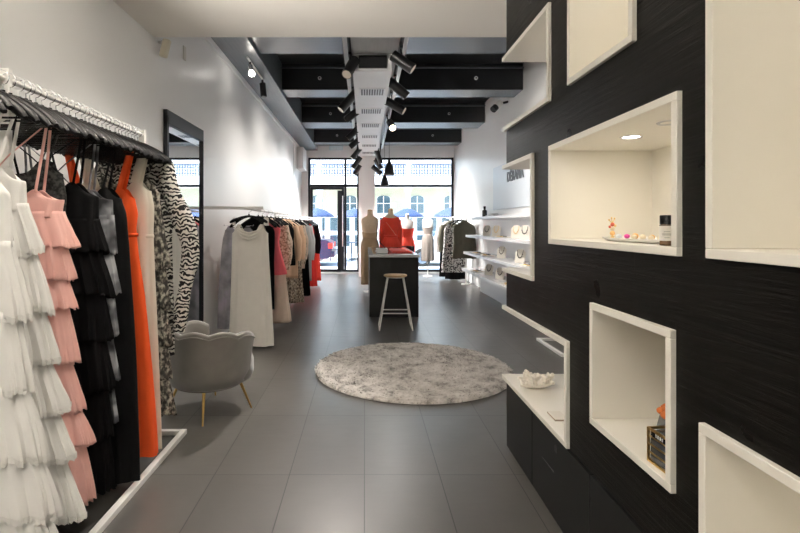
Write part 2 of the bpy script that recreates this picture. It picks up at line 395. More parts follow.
# ------------------------------------------------------------------ garments
def interp_rows(keys, sub=5):
    """keys: list of tuples (z, cx, hw, d, amp); smooth in-between rows"""
    out = []
    n = len(keys)
    for i in range(n-1):
        p0 = keys[max(0, i-1)]; p1 = keys[i]; p2 = keys[i+1]; p3 = keys[min(n-1, i+2)]
        for s in range(sub):
            t = s/sub
            out.append(tuple(.5*((2*b) + (-a+c)*t + (2*a-5*b+4*c-d)*t*t + (-a+3*b-3*c+d)*t*t*t) if k else b+(c-b)*t
                             for k, (a, b, c, d) in enumerate(zip(p0, p1, p2, p3))))
    out.append(keys[-1])
    return out
def shell(keys, k=9, n=72, ph=0, neck=0, hem=0, sub=5, rnd=random, sharp=False, peak=False, split=None):
    """a hanging tube of cloth: keys top to bottom"""
    rows = interp_rows(keys, sub); m = len(rows)
    p1, p2, p3 = rnd.uniform(0, 6), rnd.uniform(0, 6), rnd.uniform(0, 6)
    k2 = max(3, int(k*.6)); wrp = .9/k if sharp else .25/k
    out = []
    for i, (z, cx, hw, d, amp) in enumerate(rows):
        r = []
        for j in range(n):
            t = 2*pi*j/n
            c, s_ = cos(t), sin(t)
            tw = t + wrp*(sin(3*t+p3)+.8*sin(5*t+p2))
            if sharp: fold = amp*(1.15-2.0*abs(sin(.5*k*tw+p1))**.75 + .5*sin(k2*t+p2+1.3*i/m) + .3*sin((2*k+1)*t+p3))
            else: fold = amp*(sin(k*tw+p1+ph+.5*sin(3*i/m+p2)) + .6*sin(k2*t+p2+1.3*i/m) + .35*sin((2*k+1)*t+p3))
            x = cx + (hw + fold*.7)*(abs(c)**.85)*(1 if c >= 0 else -1)
            y = (d + fold)*s_
            zz = z
            if neck and i < sub+1:
                if peak: zz -= neck*(1-i/(sub+1))*(1-math.exp(-((abs(c)-.60)/.24)**2))
                else: zz -= neck*(1-i/(sub+1))*max(0, 1-(abs(c)*1.25)**2)
            if hem and i > m-sub: zz += hem*(.5*sin(k*tw+p1)+.8*sin(2*t+p3)+.6*sin(3*t+p2)+(1.6*sin(p1*3)*c if sharp else 0))*(i-(m-sub))/sub
            r.append((x, y, zz))
        out.append(r)
    if split is not None:
        return MB().grid(out[:split*sub+1], True, (False, False)), MB().grid(out[split*sub:], True, (False, False))
    return MB().grid(out, True, (False, False))
def strip(pts, w, th=.004):
    """flat ribbon along pts, width along local X/Y mix"""
    m = MB(); m.tube(pts, w/2, 6, True, th/w); return m

def hanger(name_for, x, y, zr, rz, group, material=BLACKPLASTIC, half=.215, drop=.125):
    t = thing('clothes_hanger', name_for, 'hanger', (x, y, zr), rz, group)
    pts = []; rs = []
    for i in range(25):
        u = -1 + 2*i/24
        pts.append((u*half, .014*(1-u*u), -.078 - drop*abs(u)**1.7)); rs.append((.012+.010*abs(u)**1.5)*(.45 if i in (0, 24) else .85 if i in (1, 23) else 1))
    m = MB().tube(pts, rs, 12, True, .9)
    m.cyl((0, .012, -.09), (0, .012, -.055), .008, 8)
    m.build('hanger_shoulders', material, t)
    MB().tube([(-half*.93, 0, -.20), (half*.93, 0, -.20)], .004, 6).build('hanger_bar', material, t)
    hp = [(0, .012, -.055)]
    for i in range(13):
        a = -pi/2 + i*(1.35*pi)/12
        hp.append((.027*cos(a), .012*(1-i/12), -.007+.027*sin(a)))
    hp[1] = (0, .012, -.034)
    MB().tube(hp, .0017, 5).build('hanger_hook', CHROME, t)
    return t

def straps(t, m, hx, zt, zb, bx, d, zoff, w=.012):
    for sx in (-1, 1):
        MB().tube([(sx*bx, -d, zb), (sx*(bx+hx)/2, -d*.6, (zb+zt)/2), (sx*hx, -.012, zt-.012), (sx*hx, .0, zt)], w/2, 6, True, .35).build('strap', m, t)
        MB().tube([(sx*bx*.92, d, zb-.02), (sx*(bx+hx)/2, d*.6, (zb+zt)/2), (sx*hx, .012, zt-.012), (sx*hx, .0, zt)], w/2, 6, True, .35).build('strap', m, t)

def tiers_dress(label, x, y, rz, bod, tiers, m, group, lace=None, bd=.04, k=11, amp=.008, strap=True, zr=1.905, sw=.012):
    """bod: (ztop, zbottom, hw_top, hw_bottom); tiers: [(z0, z1, hw0, hw1)]"""
    zb = tiers[-1][1]
    t = thing('tiered_dress', label, 'dress', (x, y, zb), rz, group)
    b = shell([(bod[0]-zb, 0, bod[2]*.86, bd*.8, .002), (bod[0]*.7+bod[1]*.3-zb, 0, bod[2]*.99, bd, .003), (bod[0]*.35+bod[1]*.65-zb, 0, (bod[2]+bod[3])/2, bd, .005), (bod[1]-zb, 0, bod[3], bd, .006)], k=11, neck=.055, sub=6, peak=True, n=96)
    b.build('bodice', m, t, solid=.003)
    for i, (z0, z1, h0, h1) in enumerate(tiers):
        zm = z0*.45+z1*.55
        d0 = bd+.003; d1 = bd+.016+.002*i
        lim = min(.275, x+1.70)
        def asym(h): return ((h-lim)/2, (h+lim)/2) if h > lim else (0, h)
        sh_ = random.uniform(-.010, .010)
        (c0, w0), (c1, w1), (cm_, wm) = asym(h0), asym(h1), asym(h0*.4+h1*.6)
        amp_ = amp*random.uniform(.85, 1.3)
        tm = shell([(z0-zb, c0, w0, d0, .002), (zm-zb, cm_+sh_*.6, wm, (d0+d1)/2, amp_*.8), (z1-zb, c1+sh_, w1, d1, amp_*1.5)], k=2*k+i, hem=.010, sub=7, n=144, sharp=True)
        o = tm.build('ruffle_tier', m, t, solid=.003)
        if lace:
            n = 144; last = tm.v[-n:]
            rows = [last]
            up = [(px_, py_, pz_+.012) for px_, py_, pz_ in last]
            dn = [(px_*1.002, py_*1.006, pz_-.006-.006*(j % 2)) for j, (px_, py_, pz_) in enumerate(last)]
            MB().grid([[(a*1.001, b_*1.004, c) for a, b_, c in up], dn], True).build('lace_trim', lace, o, smooth=False)
    if strap:
        straps_local(t, m, zr-zb-.172, bod[0]-zb-.012, bod[2]*.60, bd*.85, sw)
        # thin cross straps looped over the opposite hanger end
        for sx in (-1, 1):
            MB().tube([(-sx*bod[2]*.45, -bd*.9, bod[0]-zb-.025), (sx*.04, -bd*.9, (bod[0]+zr-.172)/2-zb), (sx*.172, -.016, zr-zb-.178), (sx*.172, 0, zr-zb-.168)], sw*.38, 6, True, .5).build('strap', m, t)
    return t
def straps_local(t, m, zt, zb, bx, d, w, hx=.165):
    straps(t, m, hx, zt, zb, bx, d, 0, w)

def slip_dress(label, x, y, rz, keys, m, group, zr=1.905, k=8, neck=.06, strap_w=.012, strap=True, name='slip_dress', cat='dress', band=None):
    """keys absolute (z, cx, hw, d, amp) top to bottom"""
    zb = keys[-1][0]
    t = thing(name, label, cat, (x, y, zb), rz, group)
    kk = [(z-zb, c, w, d, a) for z, c, w, d, a in keys]
    kk[0] = (kk[0][0], kk[0][1], kk[0][2]*.93, kk[0][3], kk[0][4])
    ba, bb = shell(kk, k=k, neck=neck, sub=6, n=96, peak=True, split=2)
    ba.build('bodice', m, t); bb.build('skirt', m, t)
    if strap: straps_local(t, m, zr-zb-.172, kk[0][0]-.012, kk[0][2]*.62, kk[0][3]*.85, strap_w)
    if band:
        z, hw, d = band
        MB().lathe([(1, -.010), (1.012, 0), (1, .010)], 40, (0, 0, z-zb), hw, d, (False, False)).build('waist_band', m, t, solid=.003)
    return t

def top_garment(name, label, cat, x, y, rz, zr, length, hw, m, group, d=.045, sleeves=None, collar=True, flare=1.0, bands=None, k=6, sm=None, shoulder=.205):
    """blouse/jacket/dress with closed shoulders on its hanger; z measured down from the rail"""
    ztop = zr-.115; zb = ztop-length
    t = thing(name, label, cat, (x, y, zb), rz, group)
    L = length
    keys = [(L+.012, 0, .055, .030, 0), (L-.015, 0, .10, .034, 0), (L-.095, 0, shoulder+.012, .034, .001), (L-.20, 0, hw, d, .003), (L*.55, 0, hw*.98, d, .005), (L*.25, 0, hw*(1+flare)/2, d*1.1, .008), (0, 0, hw*flare, d*1.2, .010)]
    keys = [kk for i, kk in enumerate(keys) if i < 4 or kk[0] < L-.24]
    shell(keys, k=k, hem=.006, sub=5, n=80).build('bodice', m, t, solid=.003)
    if collar:
        MB().lathe([(.062, -.012), (.070, .0), (.058, .026)], 28, (0, 0, L), 1, .62, (False, False)).build('collar', sm or m, t, solid=.004)
    if sleeves:
        ln, sw = sleeves
        for sx in (-1, 1):
            pts = []; rs = []
            for i in range(13):
                u = i/12
                pts.append((sx*(shoulder-.02 + .045*min(1, u*2.2) + .02*sin(u*3)), -.012*u, L-.075-ln*u)); rs.append(sw*(1.05-.15*u)+.004*sin(u*17+sx))
            MB().tube(pts, rs, 14, True, .62).build('sleeve', sm or m, t)
    if bands:
        for zf, mm in bands:
            MB().lathe([(1.0, -.018), (1.03, 0), (1.0, .018)], 48, (0, 0, L*zf), hw*1.02, d*1.1, (False, False)).build('waist_band', mm, t, solid=.003)
    return t
def skirt_garment(name, label, cat, x, y, rz, z0, z1, hw0, hw1, m, group, d=.05, k=10, amp=.009):
    t = thing(name, label, cat, (x, y, z1), rz, group)
    L = z0-z1
    shell([(L, 0, hw0, d*.75, .001), (L*.9, 0, hw0*1.05, d*.85, .004), (L*.45, 0, (hw0+hw1)/2, d, amp), (0, 0, hw1, d*1.15, amp*1.3)], k=k, hem=.006, sub=6, n=96).build('skirt_body', m, t, solid=.003)
    MB().lathe([(1, -.02), (1.03, -.01), (1.03, .012), (1, .02)], 40, (0, 0, L-.01), hw0, d*.78, (False, False)).build('waist_band', m, t, solid=.003)
    return t

# fabrics
cWHITE = cloth('white_cotton', (.82, .81, .785), var=.02)
cLACE = cloth('white_lace', (.78, .77, .74), var=.12, bump=.3)
cPINK = cloth('pink_cotton', (.80, .47, .42), var=.04)
cBLACK = cloth('black_crepe', (.004, .004, .0045), sheen=0, spec=.08)
cBLACKSATIN = cloth('black_satin', (.004, .004, .0045), rough=.5, sheen=0, spec=.15)
cBLACKLACE = pattern_cloth('black_lace', [(.42, (.004, .004, .004)), (.6, (.06, .06, .057))], 'noise', 60, detail=4)
cSHEER = pattern_cloth('grey_white_chiffon', [(.35, (.02, .02, .022)), (.5, (.16, .165, .18)), (.62, (.5, .51, .54))], 'noise', 9, detail=2)
cORANGE = cloth('orange_red_crepe', (.88, .105, .018), var=.03, rough=.7)
cCREAM = cloth('ivory_crepe', (.76, .74, .64), var=.03, rough=.7)
cSNAKE = pattern_cloth('grey_snake_print', [(.42, (.025, .024, .02)), (.5, (.11, .10, .085)), (.62, (.40, .38, .32))], 'noise', 52, detail=5, stretch=(1, 1, .7))
cZEBRA = pattern_cloth('zebra_print', [(.47, (.012, .012, .012)), (.53, (.70, .68, .62))], 'wave', 12, 11, detail=1.8, stretch=(1.2, 1, 1))
cSILVER = cloth('silver_satin', (.55, .55, .56), rough=.3, spec=.6)
cIVORY = cloth('ivory_satin', (.82, .78, .71), var=.02, rough=.55)
cCORAL = cloth('coral_pink', (.90, .17, .20), var=.03)
cBEIGEPRINT = pattern_cloth('beige_leaf_print', [(.40, (.30, .22, .15)), (.52, (.66, .52, .40)), (.65, (.78, .68, .56))], 'noise', 42, detail=4)
cBLUSH = cloth('blush_linen', (.80, .64, .52), var=.04)
cPEACH = cloth('peach_silk', (.80, .54, .36), var=.04, rough=.6)
cSEQUIN = pattern_cloth('bronze_sequin', [(.38, (.09, .065, .045)), (.52, (.34, .27, .20)), (.66, (.70, .62, .50))], 'noise', 70, detail=3, rough=.4, stretch=(1.4, 1.4, .5))
cRED = cloth('poppy_red', (.82, .045, .035), var=.03)
cREDOR = cloth('tomato_red', (.86, .075, .045), var=.04)
cGREY = cloth('pale_grey_knit', (.62, .62, .61), var=.05)
cOLIVE = cloth('olive_satin', (.085, .082, .058), var=.08, rough=.6)
cMONO = pattern_cloth('black_white_leaf_print', [(.45, (.015, .015, .017)), (.53, (.60, .60, .58))], 'noise', 34, detail=4)
cLILAC = pattern_cloth('iridescent_lilac', [(.35, (.20, .20, .22)), (.55, (.36, .35, .38)), (.72, (.50, .42, .56))], 'noise', 5, rough=.3)
cTAUPE = cloth('taupe_satin', (.20, .18, .16), var=.05, rough=.5)

# ---- near rack on the left
def garment_rail(label, x0, x1, xr, y0, y1, zr, bx, rail_r=.014, posts=(True, True)):
    t = thing('garment_rail', label, 'clothes rail', (xr, (y0+y1)/2, 0))
    c = (y0+y1)/2
    L0, L1 = y0-c, y1-c
    MB().tube([(0, L0, zr), (0, L1, zr)], rail_r, 12).build('rail_bar', WHITEMETAL, t)
    for yy in (L0+.02, L1-.02):
        MB().box(-.02, .02, yy-.015, yy+.015, 0, zr+.03).build('upright_post', WHITEMETAL, t, bevel=.003)
    m = MB(); a, b_ = x0-xr, x1-xr
    m.box(a, a+.035, L0, L1, 0, .03); m.box(b_-.035, b_, L0, L1, 0, .03)
    m.box(a+.035, b_-.035, L0, L0+.035, 0, .03); m.box(a+.035, b_-.035, L1-.035, L1, 0, .03)
    m.build('base_frame', WHITEMETAL, t, bevel=.003)
    return t
RX = -1.41
rk = garment_rail('long white rail closest to the camera, crowded with black hangers and evening dresses', -1.68, -1.135, RX, 1.40, 3.07, 1.905, .27, rail_r=.011)
MB().box(-.02, .02, 1.885-2.235-.012, 1.885-2.235+.012, .03, 1.945).build('upright_post', WHITEMETAL, rk, bevel=.003)
G1 = 'evening dresses on the long white rail'
HG1 = 'black hangers on the long white rail'
dx = RX+.02
front = [
 (1.56, 'white tiered ruffle dress with lace hems, first on the long rail'),
 (1.72, 'white tiered ruffle dress with lace hems, beside the pink dress'),
 (1.87, 'pink tiered ruffle dress hanging beside the white ruffle dresses'),
 (1.98, 'black lace dress squeezed behind the pink ruffle dress'),
 (2.11, 'black tiered ruffle dress behind the pink dress'),
 (2.25, 'grey and white sheer ruffle dress peeping out behind the black ruffle dress'),
 (2.41, 'long plain black dress with silver straps beside the orange dress'),
 (2.57, 'long orange-red slip dress on the long rail'),
 (2.70, 'long ivory slip dress behind the orange-red slip dress'),
 (2.81, 'grey snake print tiered dress beside the zebra print dress'),
 (2.93, 'zebra print long sleeved dress, last on the long rail')]
tiers_dress(front[0][1], -1.36, 1.56, .05, (1.52, 1.26, .20, .205),
   [(1.28, 1.02, .21, .27), (1.05, .78, .235, .285), (.81, .58, .26, .31), (.61, .40, .29, .352), (.43, .20, .31, .39)], cWHITE, G1, cLACE, k=10, sw=.014)
tiers_dress(front[1][1], -1.405, 1.72, -.05, (1.545, 1.38, .195, .20),
   [(1.41, 1.225, .205, .265), (1.25, 1.03, .235, .29), (1.06, .845, .26, .325), (.88, .67, .28, .355), (.70, .49, .31, .385), (.52, .29, .34, .42)], cWHITE, G1, cLACE, k=12, sw=.014)
tiers_dress(front[2][1], -1.40, 1.87, .04, (1.47, 1.36, .225, .215),
   [(1.385, 1.235, .225, .272), (1.26, 1.12, .235, .262), (1.145, 1.0, .235, .268), (1.03, .79, .24, .285), (.82, .60, .25, .312), (.63, .485, .28, .335), (.515, .26, .30, .345)], cPINK, G1, k=9, bd=.038, sw=.012)
slip_dress(front[3][1], -1.44, 1.99, 0, [(1.60, 0, .20, .03, .003), (1.45, 0, .20, .035, .004), (1.3, 0, .19, .035, .004), (.8, 0, .21, .035, .006), (.30, 0, .23, .04, .006)], cBLACKLACE, G1)
tiers_dress(front[4][1], -1.40, 2.11, 0, (1.52, 1.33, .232, .23),
   [(1.36, 1.20, .235, .282), (1.225, 1.02, .245, .29), (1.05, .82, .255, .295), (.85, .60, .262, .30), (.63, .40, .27, .305), (.43, .16, .28, .312)], cBLACK, G1, k=10, bd=.04)
tiers_dress(front[5][1], -1.42, 2.25, 0, (1.50, 1.36, .24, .24),
   [(1.38, 1.20, .245, .262), (1.22, 1.0, .24, .265), (1.02, .80, .245, .266), (.82, .60, .24, .262), (.62, .40, .24, .26)], cSHEER, G1, k=8, bd=.035, amp=.005)
slip_dress(front[6][1], -1.42, 2.41, 0, [(1.52, 0, .215, .04, .003), (1.40, 0, .222, .045, .004), (1.25, 0, .235, .045, .005), (.8, 0, .262, .05, .008), (.4, 0, .277, .05, .010), (.055, 0, .285, .055, .012)], cBLACKSATIN, G1)
for sx in (0, 1):
    pass
slip_dress(front[7][1], -1.42, 2.57, .02, [(1.53, 0, .205, .036, .003), (1.40, 0, .205, .04, .004), (1.28, 0, .20, .04, .004), (.95, 0, .245, .045, .008), (.55, 0, .285, .05, .012), (.10, 0, .312, .055, .015)], cORANGE, G1, k=7, strap_w=.03, band=(1.28, .206, .044))
slip_dress(front[8][1], -1.41, 2.70, 0, [(1.58, 0, .225, .034, .003), (1.44, 0, .225, .036, .003), (1.27, 0, .222, .036, .003), (.9, 0, .235, .04, .006), (.5, 0, .250, .045, .008), (.075, 0, .262, .05, .010)], cCREAM, G1, k=8, strap_w=.05, band=(1.27, .226, .04))
tiers_dress(front[9][1], -1.40, 2.81, 0, (1.62, 1.30, .20, .225),
   [(1.33, 1.08, .225, .262), (1.10, .86, .235, .27), (.88, .64, .24, .275), (.66, .44, .245, .282), (.47, .22, .25, .285)], cSNAKE, G1, k=10, bd=.036, amp=.006)
zt = top_garment('long_sleeved_dress', front[10][1], 'dress', -1.40, 2.94, 0, 1.905, 1.25, .225, cZEBRA, G1, d=.036, flare=1.02, collar=True)
# drooping wide sleeves
for sx in (-1, 1):
    pts = []; rs = []
    for i in range(17):
        u = i/16
        pts.append((sx*(.19+.145*smoothstep(min(1, u*1.9))-.075*max(0, u-.55)*2.0), -.01-.012*sin(u*9), 1.25-.085-1.02*u)); rs.append(.045+.018*sin(pi*min(1, u*1.5))-.02*max(0, u-.7)+.005*sin(u*23))
    MB().tube(pts, rs, 16, True, .65).build('sleeve', cZEBRA, zt)
for i, (y, lab) in enumerate(front):
    kind = lab.split(',')[0].split(' with')[0].split(' beside')[0].split(' behind')[0].split(' hanging')[0].split(' peeping')[0].split(' squeezed')[0].split(' on the')[0]
    hanger('black hanger holding the ' + {0: 'first white ruffle dress on the long rail', 1: 'white ruffle dress next to the pink one'}.get(i, kind), RX+.02, y, 1.905, random.uniform(-.06, .06), HG1)
# empty hangers packed between the dresses
gap = [1.60, 1.66, 1.79, 1.83, 1.925, 1.955, 2.02, 2.06, 2.155, 2.20, 2.30, 2.335, 2.375, 2.455, 2.495, 2.53, 2.61, 2.655, 2.74, 2.775, 2.845, 2.885]
for i, y in enumerate(gap):
    hanger('black hanger wedged among the dresses on the long white rail, its garment hidden', RX+.02+random.uniform(-.006, .006), y, 1.905, random.uniform(-.07, .07), HG1, drop=.115+random.uniform(-.01, .012))

# ---- second rail on the left wall
R2 = -1.26; Z2 = 1.51
t = thing('garment_rail', 'white wall rail with T shaped end, holding the ivory gown and daytime clothes', 'clothes rail', (R2, 8.2, 0))
MB().tube([(0, -3.15, Z2), (0, 4.3, Z2)], .013, 12).build('rail_bar', WHITEMETAL, t)
MB().box(XL-R2, .20, -3.17, -3.14, Z2-.012, Z2+.02).build('cross_bar', WHITEMETAL, t, bevel=.003)
for yy in (.4, 4.2):
    MB().box(-.36, -.325, yy-.015, yy+.015, 0, Z2+.03).build('upright_post', WHITEMETAL, t, bevel=.003)
    MB().box(-.34, .0, yy-.012, yy+.012, Z2-.035, Z2-.013).build('bracket_arm', WHITEMETAL, t)
    MB().box(-.40, -.20, yy-.03, yy+.03, 0, .02).build('foot', WHITEMETAL, t)
G2 = 'clothes on the left wall rail'; HG2 = 'hangers on the left wall rail'
# ivory cowl neck gown
Yg = 5.22
keys = [(1.345, 0, .205, .045, .002), (1.26, .0, .195, .06, .004), (1.10, 0, .20, .05, .004), (.7, .005, .215, .055, .008), (.3, .01, .232, .06, .010), (.02, .012, .245, .065, .012)]
gt = slip_dress('long ivory cowl neck gown facing the camera at the end of the wall rail', R2+.01, Yg+.03, 0, keys, cIVORY, G2, zr=Z2, k=7, neck=.10, strap=False, name='evening_gown')
zb = .02
for sx, w in ((-1, .02), (1, .05)):
    MB().tube([(sx*.175, -.03, 1.335-zb), (sx*.185, -.02, 1.38-zb), (sx*.175, .0, 1.415-zb), (sx*.175, .03, 1.33-zb)], w/2, 8, True, .3).build('strap', cIVORY, gt)
# draped cowl folds
cw = MB()
for k_ in range(3):
    cw.tube([(-.16+.01*k_, -.055, 1.315-zb-.012*k_), (-.08, -.062-.004*k_, 1.265-zb-.03*k_), (0, -.064-.006*k_, 1.245-zb-.036*k_), (.08, -.062-.004*k_, 1.265-zb-.03*k_), (.16-.01*k_, -.055, 1.315-zb-.012*k_)], [.006, .012, .014, .012, .006], 8)
cw.build('cowl_fold', cIVORY, gt)
hanger('black hanger of the ivory gown at the end of the wall rail', R2, Yg, Z2, 0, HG2, half=.205, drop=.07)
slip_dress('iridescent lilac grey slip dress half hidden behind the ivory gown', R2-.17, 5.46, 0, [(1.33, 0, .17, .035, .002), (1.2, 0, .18, .04, .003), (1.05, 0, .20, .04, .004), (.6, 0, .23, .045, .008), (.16, 0, .24, .05, .01)], cLILAC, G2, zr=Z2, strap=True)
hanger('black hanger of the lilac slip dress behind the ivory gown', R2-.05, 5.44, Z2, .05, HG2)
def on2(y, lab): hanger('black hanger holding the ' + lab, R2+.01, y, Z2, random.uniform(-.08, .08), HG2)
top_garment('shift_dress', 'black shift dress showing as a sliver behind the ivory gown', 'dress', R2-.03, 5.64, 0, Z2, 1.05, .235, cBLACK, G2); on2(5.64, 'black shift dress next to the ivory gown')
top_garment('swing_top', 'coral pink flared swing top beside the ivory gown', 'top', R2+.01, 5.86, 0, Z2, .66, .215, cCORAL, G2, flare=1.42, d=.05, k=7); on2(5.86, 'coral pink swing top')
skirt_garment('wide_trousers', 'long blush wide leg trousers below the leaf print blouse', 'trousers', R2+.02, 6.12, 0, .885, .10, .21, .30, cBLUSH, G2, d=.055, k=6)
top_garment('blouse', 'beige leaf print long sleeved blouse above the blush trousers', 'blouse', R2+.03, 6.14, 0, Z2, .50, .235, cBEIGEPRINT, G2, sleeves=(.55, .05)); on2(6.14, 'beige leaf print blouse')
top_garment('blouse', 'pale taupe blouse behind the leaf print blouse on the wall rail', 'blouse', R2+.01, 6.40, 0, Z2, .60, .22, cBLUSH, G2, sleeves=(.5, .045)); on2(6.40, 'pale taupe blouse')
top_garment('sleeveless_top', 'black sleeveless top over the peach dress on the wall rail', 'top', R2+.04, 6.72, 0, Z2, .62, .235, cBLACK, G2, flare=1.08); on2(6.72, 'black sleeveless top')
top_garment('shift_dress', 'peach silk shift dress with hem at mid height on the wall rail', 'dress', R2+.06, 6.95, 0, Z2, .82, .235, cPEACH, G2, sleeves=(.5, .05)); on2(6.95, 'peach silk dress')
skirt_garment('sequin_skirt', 'bronze sequinned long skirt with the glittering hem below the peach dress', 'skirt', R2+.09, 7.25, 0, .95, .17, .20, .255, cSEQUIN, G2, k=11)
top_garment('blouse', 'peach coloured blouse above the sequinned skirt', 'blouse', R2+.08, 7.27, 0, Z2, .52, .22, cPEACH, G2, sleeves=(.5, .05)); on2(7.27, 'peach blouse above the sequinned skirt')
top_garment('blouse', 'sand coloured long sleeved blouse past the sequinned skirt', 'blouse', R2+.05, 7.62, 0, Z2, .66, .23, cBEIGEPRINT, G2, sleeves=(.6, .05)); on2(7.62, 'sand coloured blouse')
top_garment('shirt_dress', 'beige shirt dress halfway along the wall rail', 'dress', R2+.03, 8.0, 0, Z2, .78, .24, cBLUSH, G2, sleeves=(.55, .05)); on2(8.0, 'beige shirt dress')
skirt_garment('wide_trousers', 'black trousers hanging low below the beige clothes', 'trousers', R2+.08, 8.3, 0, .9, .12, .20, .24, cBLACK, G2); on2(8.3, 'black trousers')
top_garment('blouse', 'pale grey knit blouse toward the window end of the wall rail', 'blouse', R2+.03, 8.62, 0, Z2, .74, .235, cGREY, G2, sleeves=(.6, .05)); on2(8.62, 'pale grey knit blouse')
top_garment('shirt_dress', 'off white long shirt dress with red tag beside the red gown', 'dress', R2+.02, 9.2, 0, Z2, 1.12, .225, cGREY, G2, sleeves=(.65, .05)); on2(9.2, 'off white shirt dress')
slip_dress('long poppy red gown near the glass door end of the wall rail', R2+.01, 9.9, 0, [(1.36, 0, .20, .04, .003), (1.2, 0, .21, .045, .004), (1.05, 0, .21, .045, .005), (.6, 0, .235, .05, .01), (.08, 0, .27, .055, .014)], cRED, G2, zr=Z2, name='evening_gown'); on2(9.9, 'poppy red gown')
top_garment('jacket', 'short black jacket at the window end of the wall rail', 'jacket', R2+.02, 10.4, 0, Z2, .66, .235, cBLACK, G2, sleeves=(.6, .05)); on2(10.4, 'short black jacket')
skirt_garment('red_skirt', 'red skirt at the far end of the wall rail by the door', 'skirt', R2+.02, 10.75, 0, 1.2, .10, .2, .26, cREDOR, G2)
hanger('black hanger holding the red skirt by the door', R2+.02, 10.75, Z2, 0, HG2)

# ---- rail on the right by the window
R3 = 2.16; Z3 = 1.53
t = thing('garment_rail', 'short white rail by the shop window with olive clothes', 'clothes rail', (R3, 11.6, 0))
MB().tube([(0, -1.05, Z3), (0, 1.05, Z3)], .013, 12).build('rail_bar', WHITEMETAL, t)
for yy in (-.80, 1.03):
    MB().box(.11, .14, yy-.015, yy+.015, 0, Z3+.01).build('upright_post', WHITEMETAL, t, bevel=.003)
    MB().box(0, .12, yy-.012, yy+.012, Z3-.012, Z3+.012).build('bracket_arm', WHITEMETAL, t)
    MB().box(.03, .22, yy-.06, yy+.06, 0, .02).build('foot', WHITEMETAL, t)
G3 = 'clothes on the window rail'; HG3 = 'hangers on the window rail'
def on3(y, lab): hanger('black hanger holding the ' + lab, R3, y, Z3, random.uniform(-.05, .05), HG3)
top_garment('sleeveless_top', 'olive satin sleeveless top, first on the window rail', 'top', R3+.06, 10.66, 0, Z3, .82, .255, cOLIVE, G3, flare=1.1); on3(10.66, 'olive sleeveless top')
skirt_garment('skirt', 'black skirt hanging low behind the leaf print dress', 'skirt', R3+.02, 11.48, 0, .72, .05, .2, .25, cBLACK, G3)
slip_dress('black and white leaf print dress behind the olive top', R3-.09, 11.1, 0, [(1.36, 0, .22, .04, .003), (1.2, 0, .23, .045, .004), (1.05, 0, .23, .045, .005), (.7, 0, .26, .05, .01), (.25, 0, .29, .055, .012)], cMONO, G3, zr=Z3, name='print_dress'); on3(11.1, 'black and white leaf print dress')
top_garment('jacket', 'olive long sleeved jacket behind the leaf print dress', 'jacket', R3-.05, 11.75, 0, Z3, .72, .215, cOLIVE, G3, sleeves=(.66, .055)); on3(11.75, 'olive jacket')
skirt_garment('wide_trousers', 'long black trousers below the olive jacket', 'trousers', R3-.07, 11.95, 0, .80, .06, .2, .225, cBLACK, G3)
top_garment('shirt', 'white long sleeved shirt at the far end of the window rail', 'shirt', R3-.06, 12.3, 0, Z3, .72, .22, cGREY, G3, sleeves=(.7, .05)); on3(12.3, 'white long sleeved shirt')

# base of the rail that stands behind the black wall
t = garment_rail('white rail base on the floor seen through the coral niche', 1.99, 2.45, 2.30, 4.85, 5.56, 1.50, .2)
# ------------------------------------------------------------------ mirror on the left wall
t = thing('wall_mirror', 'tall black framed mirror on the left wall behind the zebra dress', 'mirror', (XL, 4.565, .08))
m = MB(); hy = .465; hz = 2.245
m.box(0, .035, -hy, hy, 0, .05).box(0, .035, -hy, hy, hz-.115, hz).box(0, .035, -hy, -hy+.04, .05, hz-.05).box(0, .035, hy-.012, hy, .05, hz-.05)  # top bar deepened to stand in for the dark beam reflected there
m.build('mirror_frame', FRAMEBLACK, t, bevel=.003)
MB().box(.004, .012, -hy+.04, hy-.012, .05, hz-.115).build('mirror_glass', MIRROR, t, smooth=False)

# ------------------------------------------------------------------ tub chair
ch = thing('tub_chair', 'grey velvet tub chair with scalloped back and brass legs', 'armchair', (-1.12, 3.47, 0), -R(37))
# shell: horseshoe from front right round the back to front left; front = +Y
def shoe(u, r):      # u 0..1 along horseshoe
    a = R(-38) - u*R(360-104)   # from front right, clockwise round the back
    a = R(-90) + (u-.5)*R(250)
    return r*cos(a), r*sin(a)*.98
lobes = 7
def top_z(u): return .60 + .022*abs(sin(pi*lobes*u)) - .05*(abs(u-.5)*2)**3
outer, inner = [], []
NU = 85
mo = MB(); rows = []
prof = [(0, .0, .215), (0, .05, .255), (0, .07, .40), (0, .072, .0)]
for i in range(NU):
    u = i/(NU-1); tz = top_z(u)
    pts = []
    for (r, z) in ((.235, .205), (.272, .225), (.292, .30), (.312, .42), (.327, tz-.035), (.331, tz-.012), (.318, tz+.004), (.296, tz+.002), (.283, tz-.02), (.270, tz-.06), (.250, .44), (.238, .33), (.230, .24)):
        k = 1 + (.012*abs(sin(pi*lobes*u)) if r < .30 and z > .3 else 0)
        x, y = shoe(u, r*k); pts.append((x, y, z))
    rows.append(pts)
mo.grid(rows, True, (True, True))
mo.build('back_shell', VELVET, ch, ang=60)
pp = MB(); pts = []
for i in range(NU):
    u = i/(NU-1); x, y = shoe(u, .331); pts.append((x, y, top_z(u)-.028))
pp.tube(pts, .0055, 6).build('piping', VELVET, ch)
se = MB(); se.lathe([(.20, .215), (.255, .22), (.268, .25), (.268, .34), (.255, .385), (.20, .405), (.02, .41)], 40, (0, .02, 0), 1, 1.0)
for i, p in enumerate(se.v):
    if p[1] > 0: se.v[i] = (p[0], p[1]*1.16, p[2])
se.build('seat_cushion', VELVET, ch, ang=60)
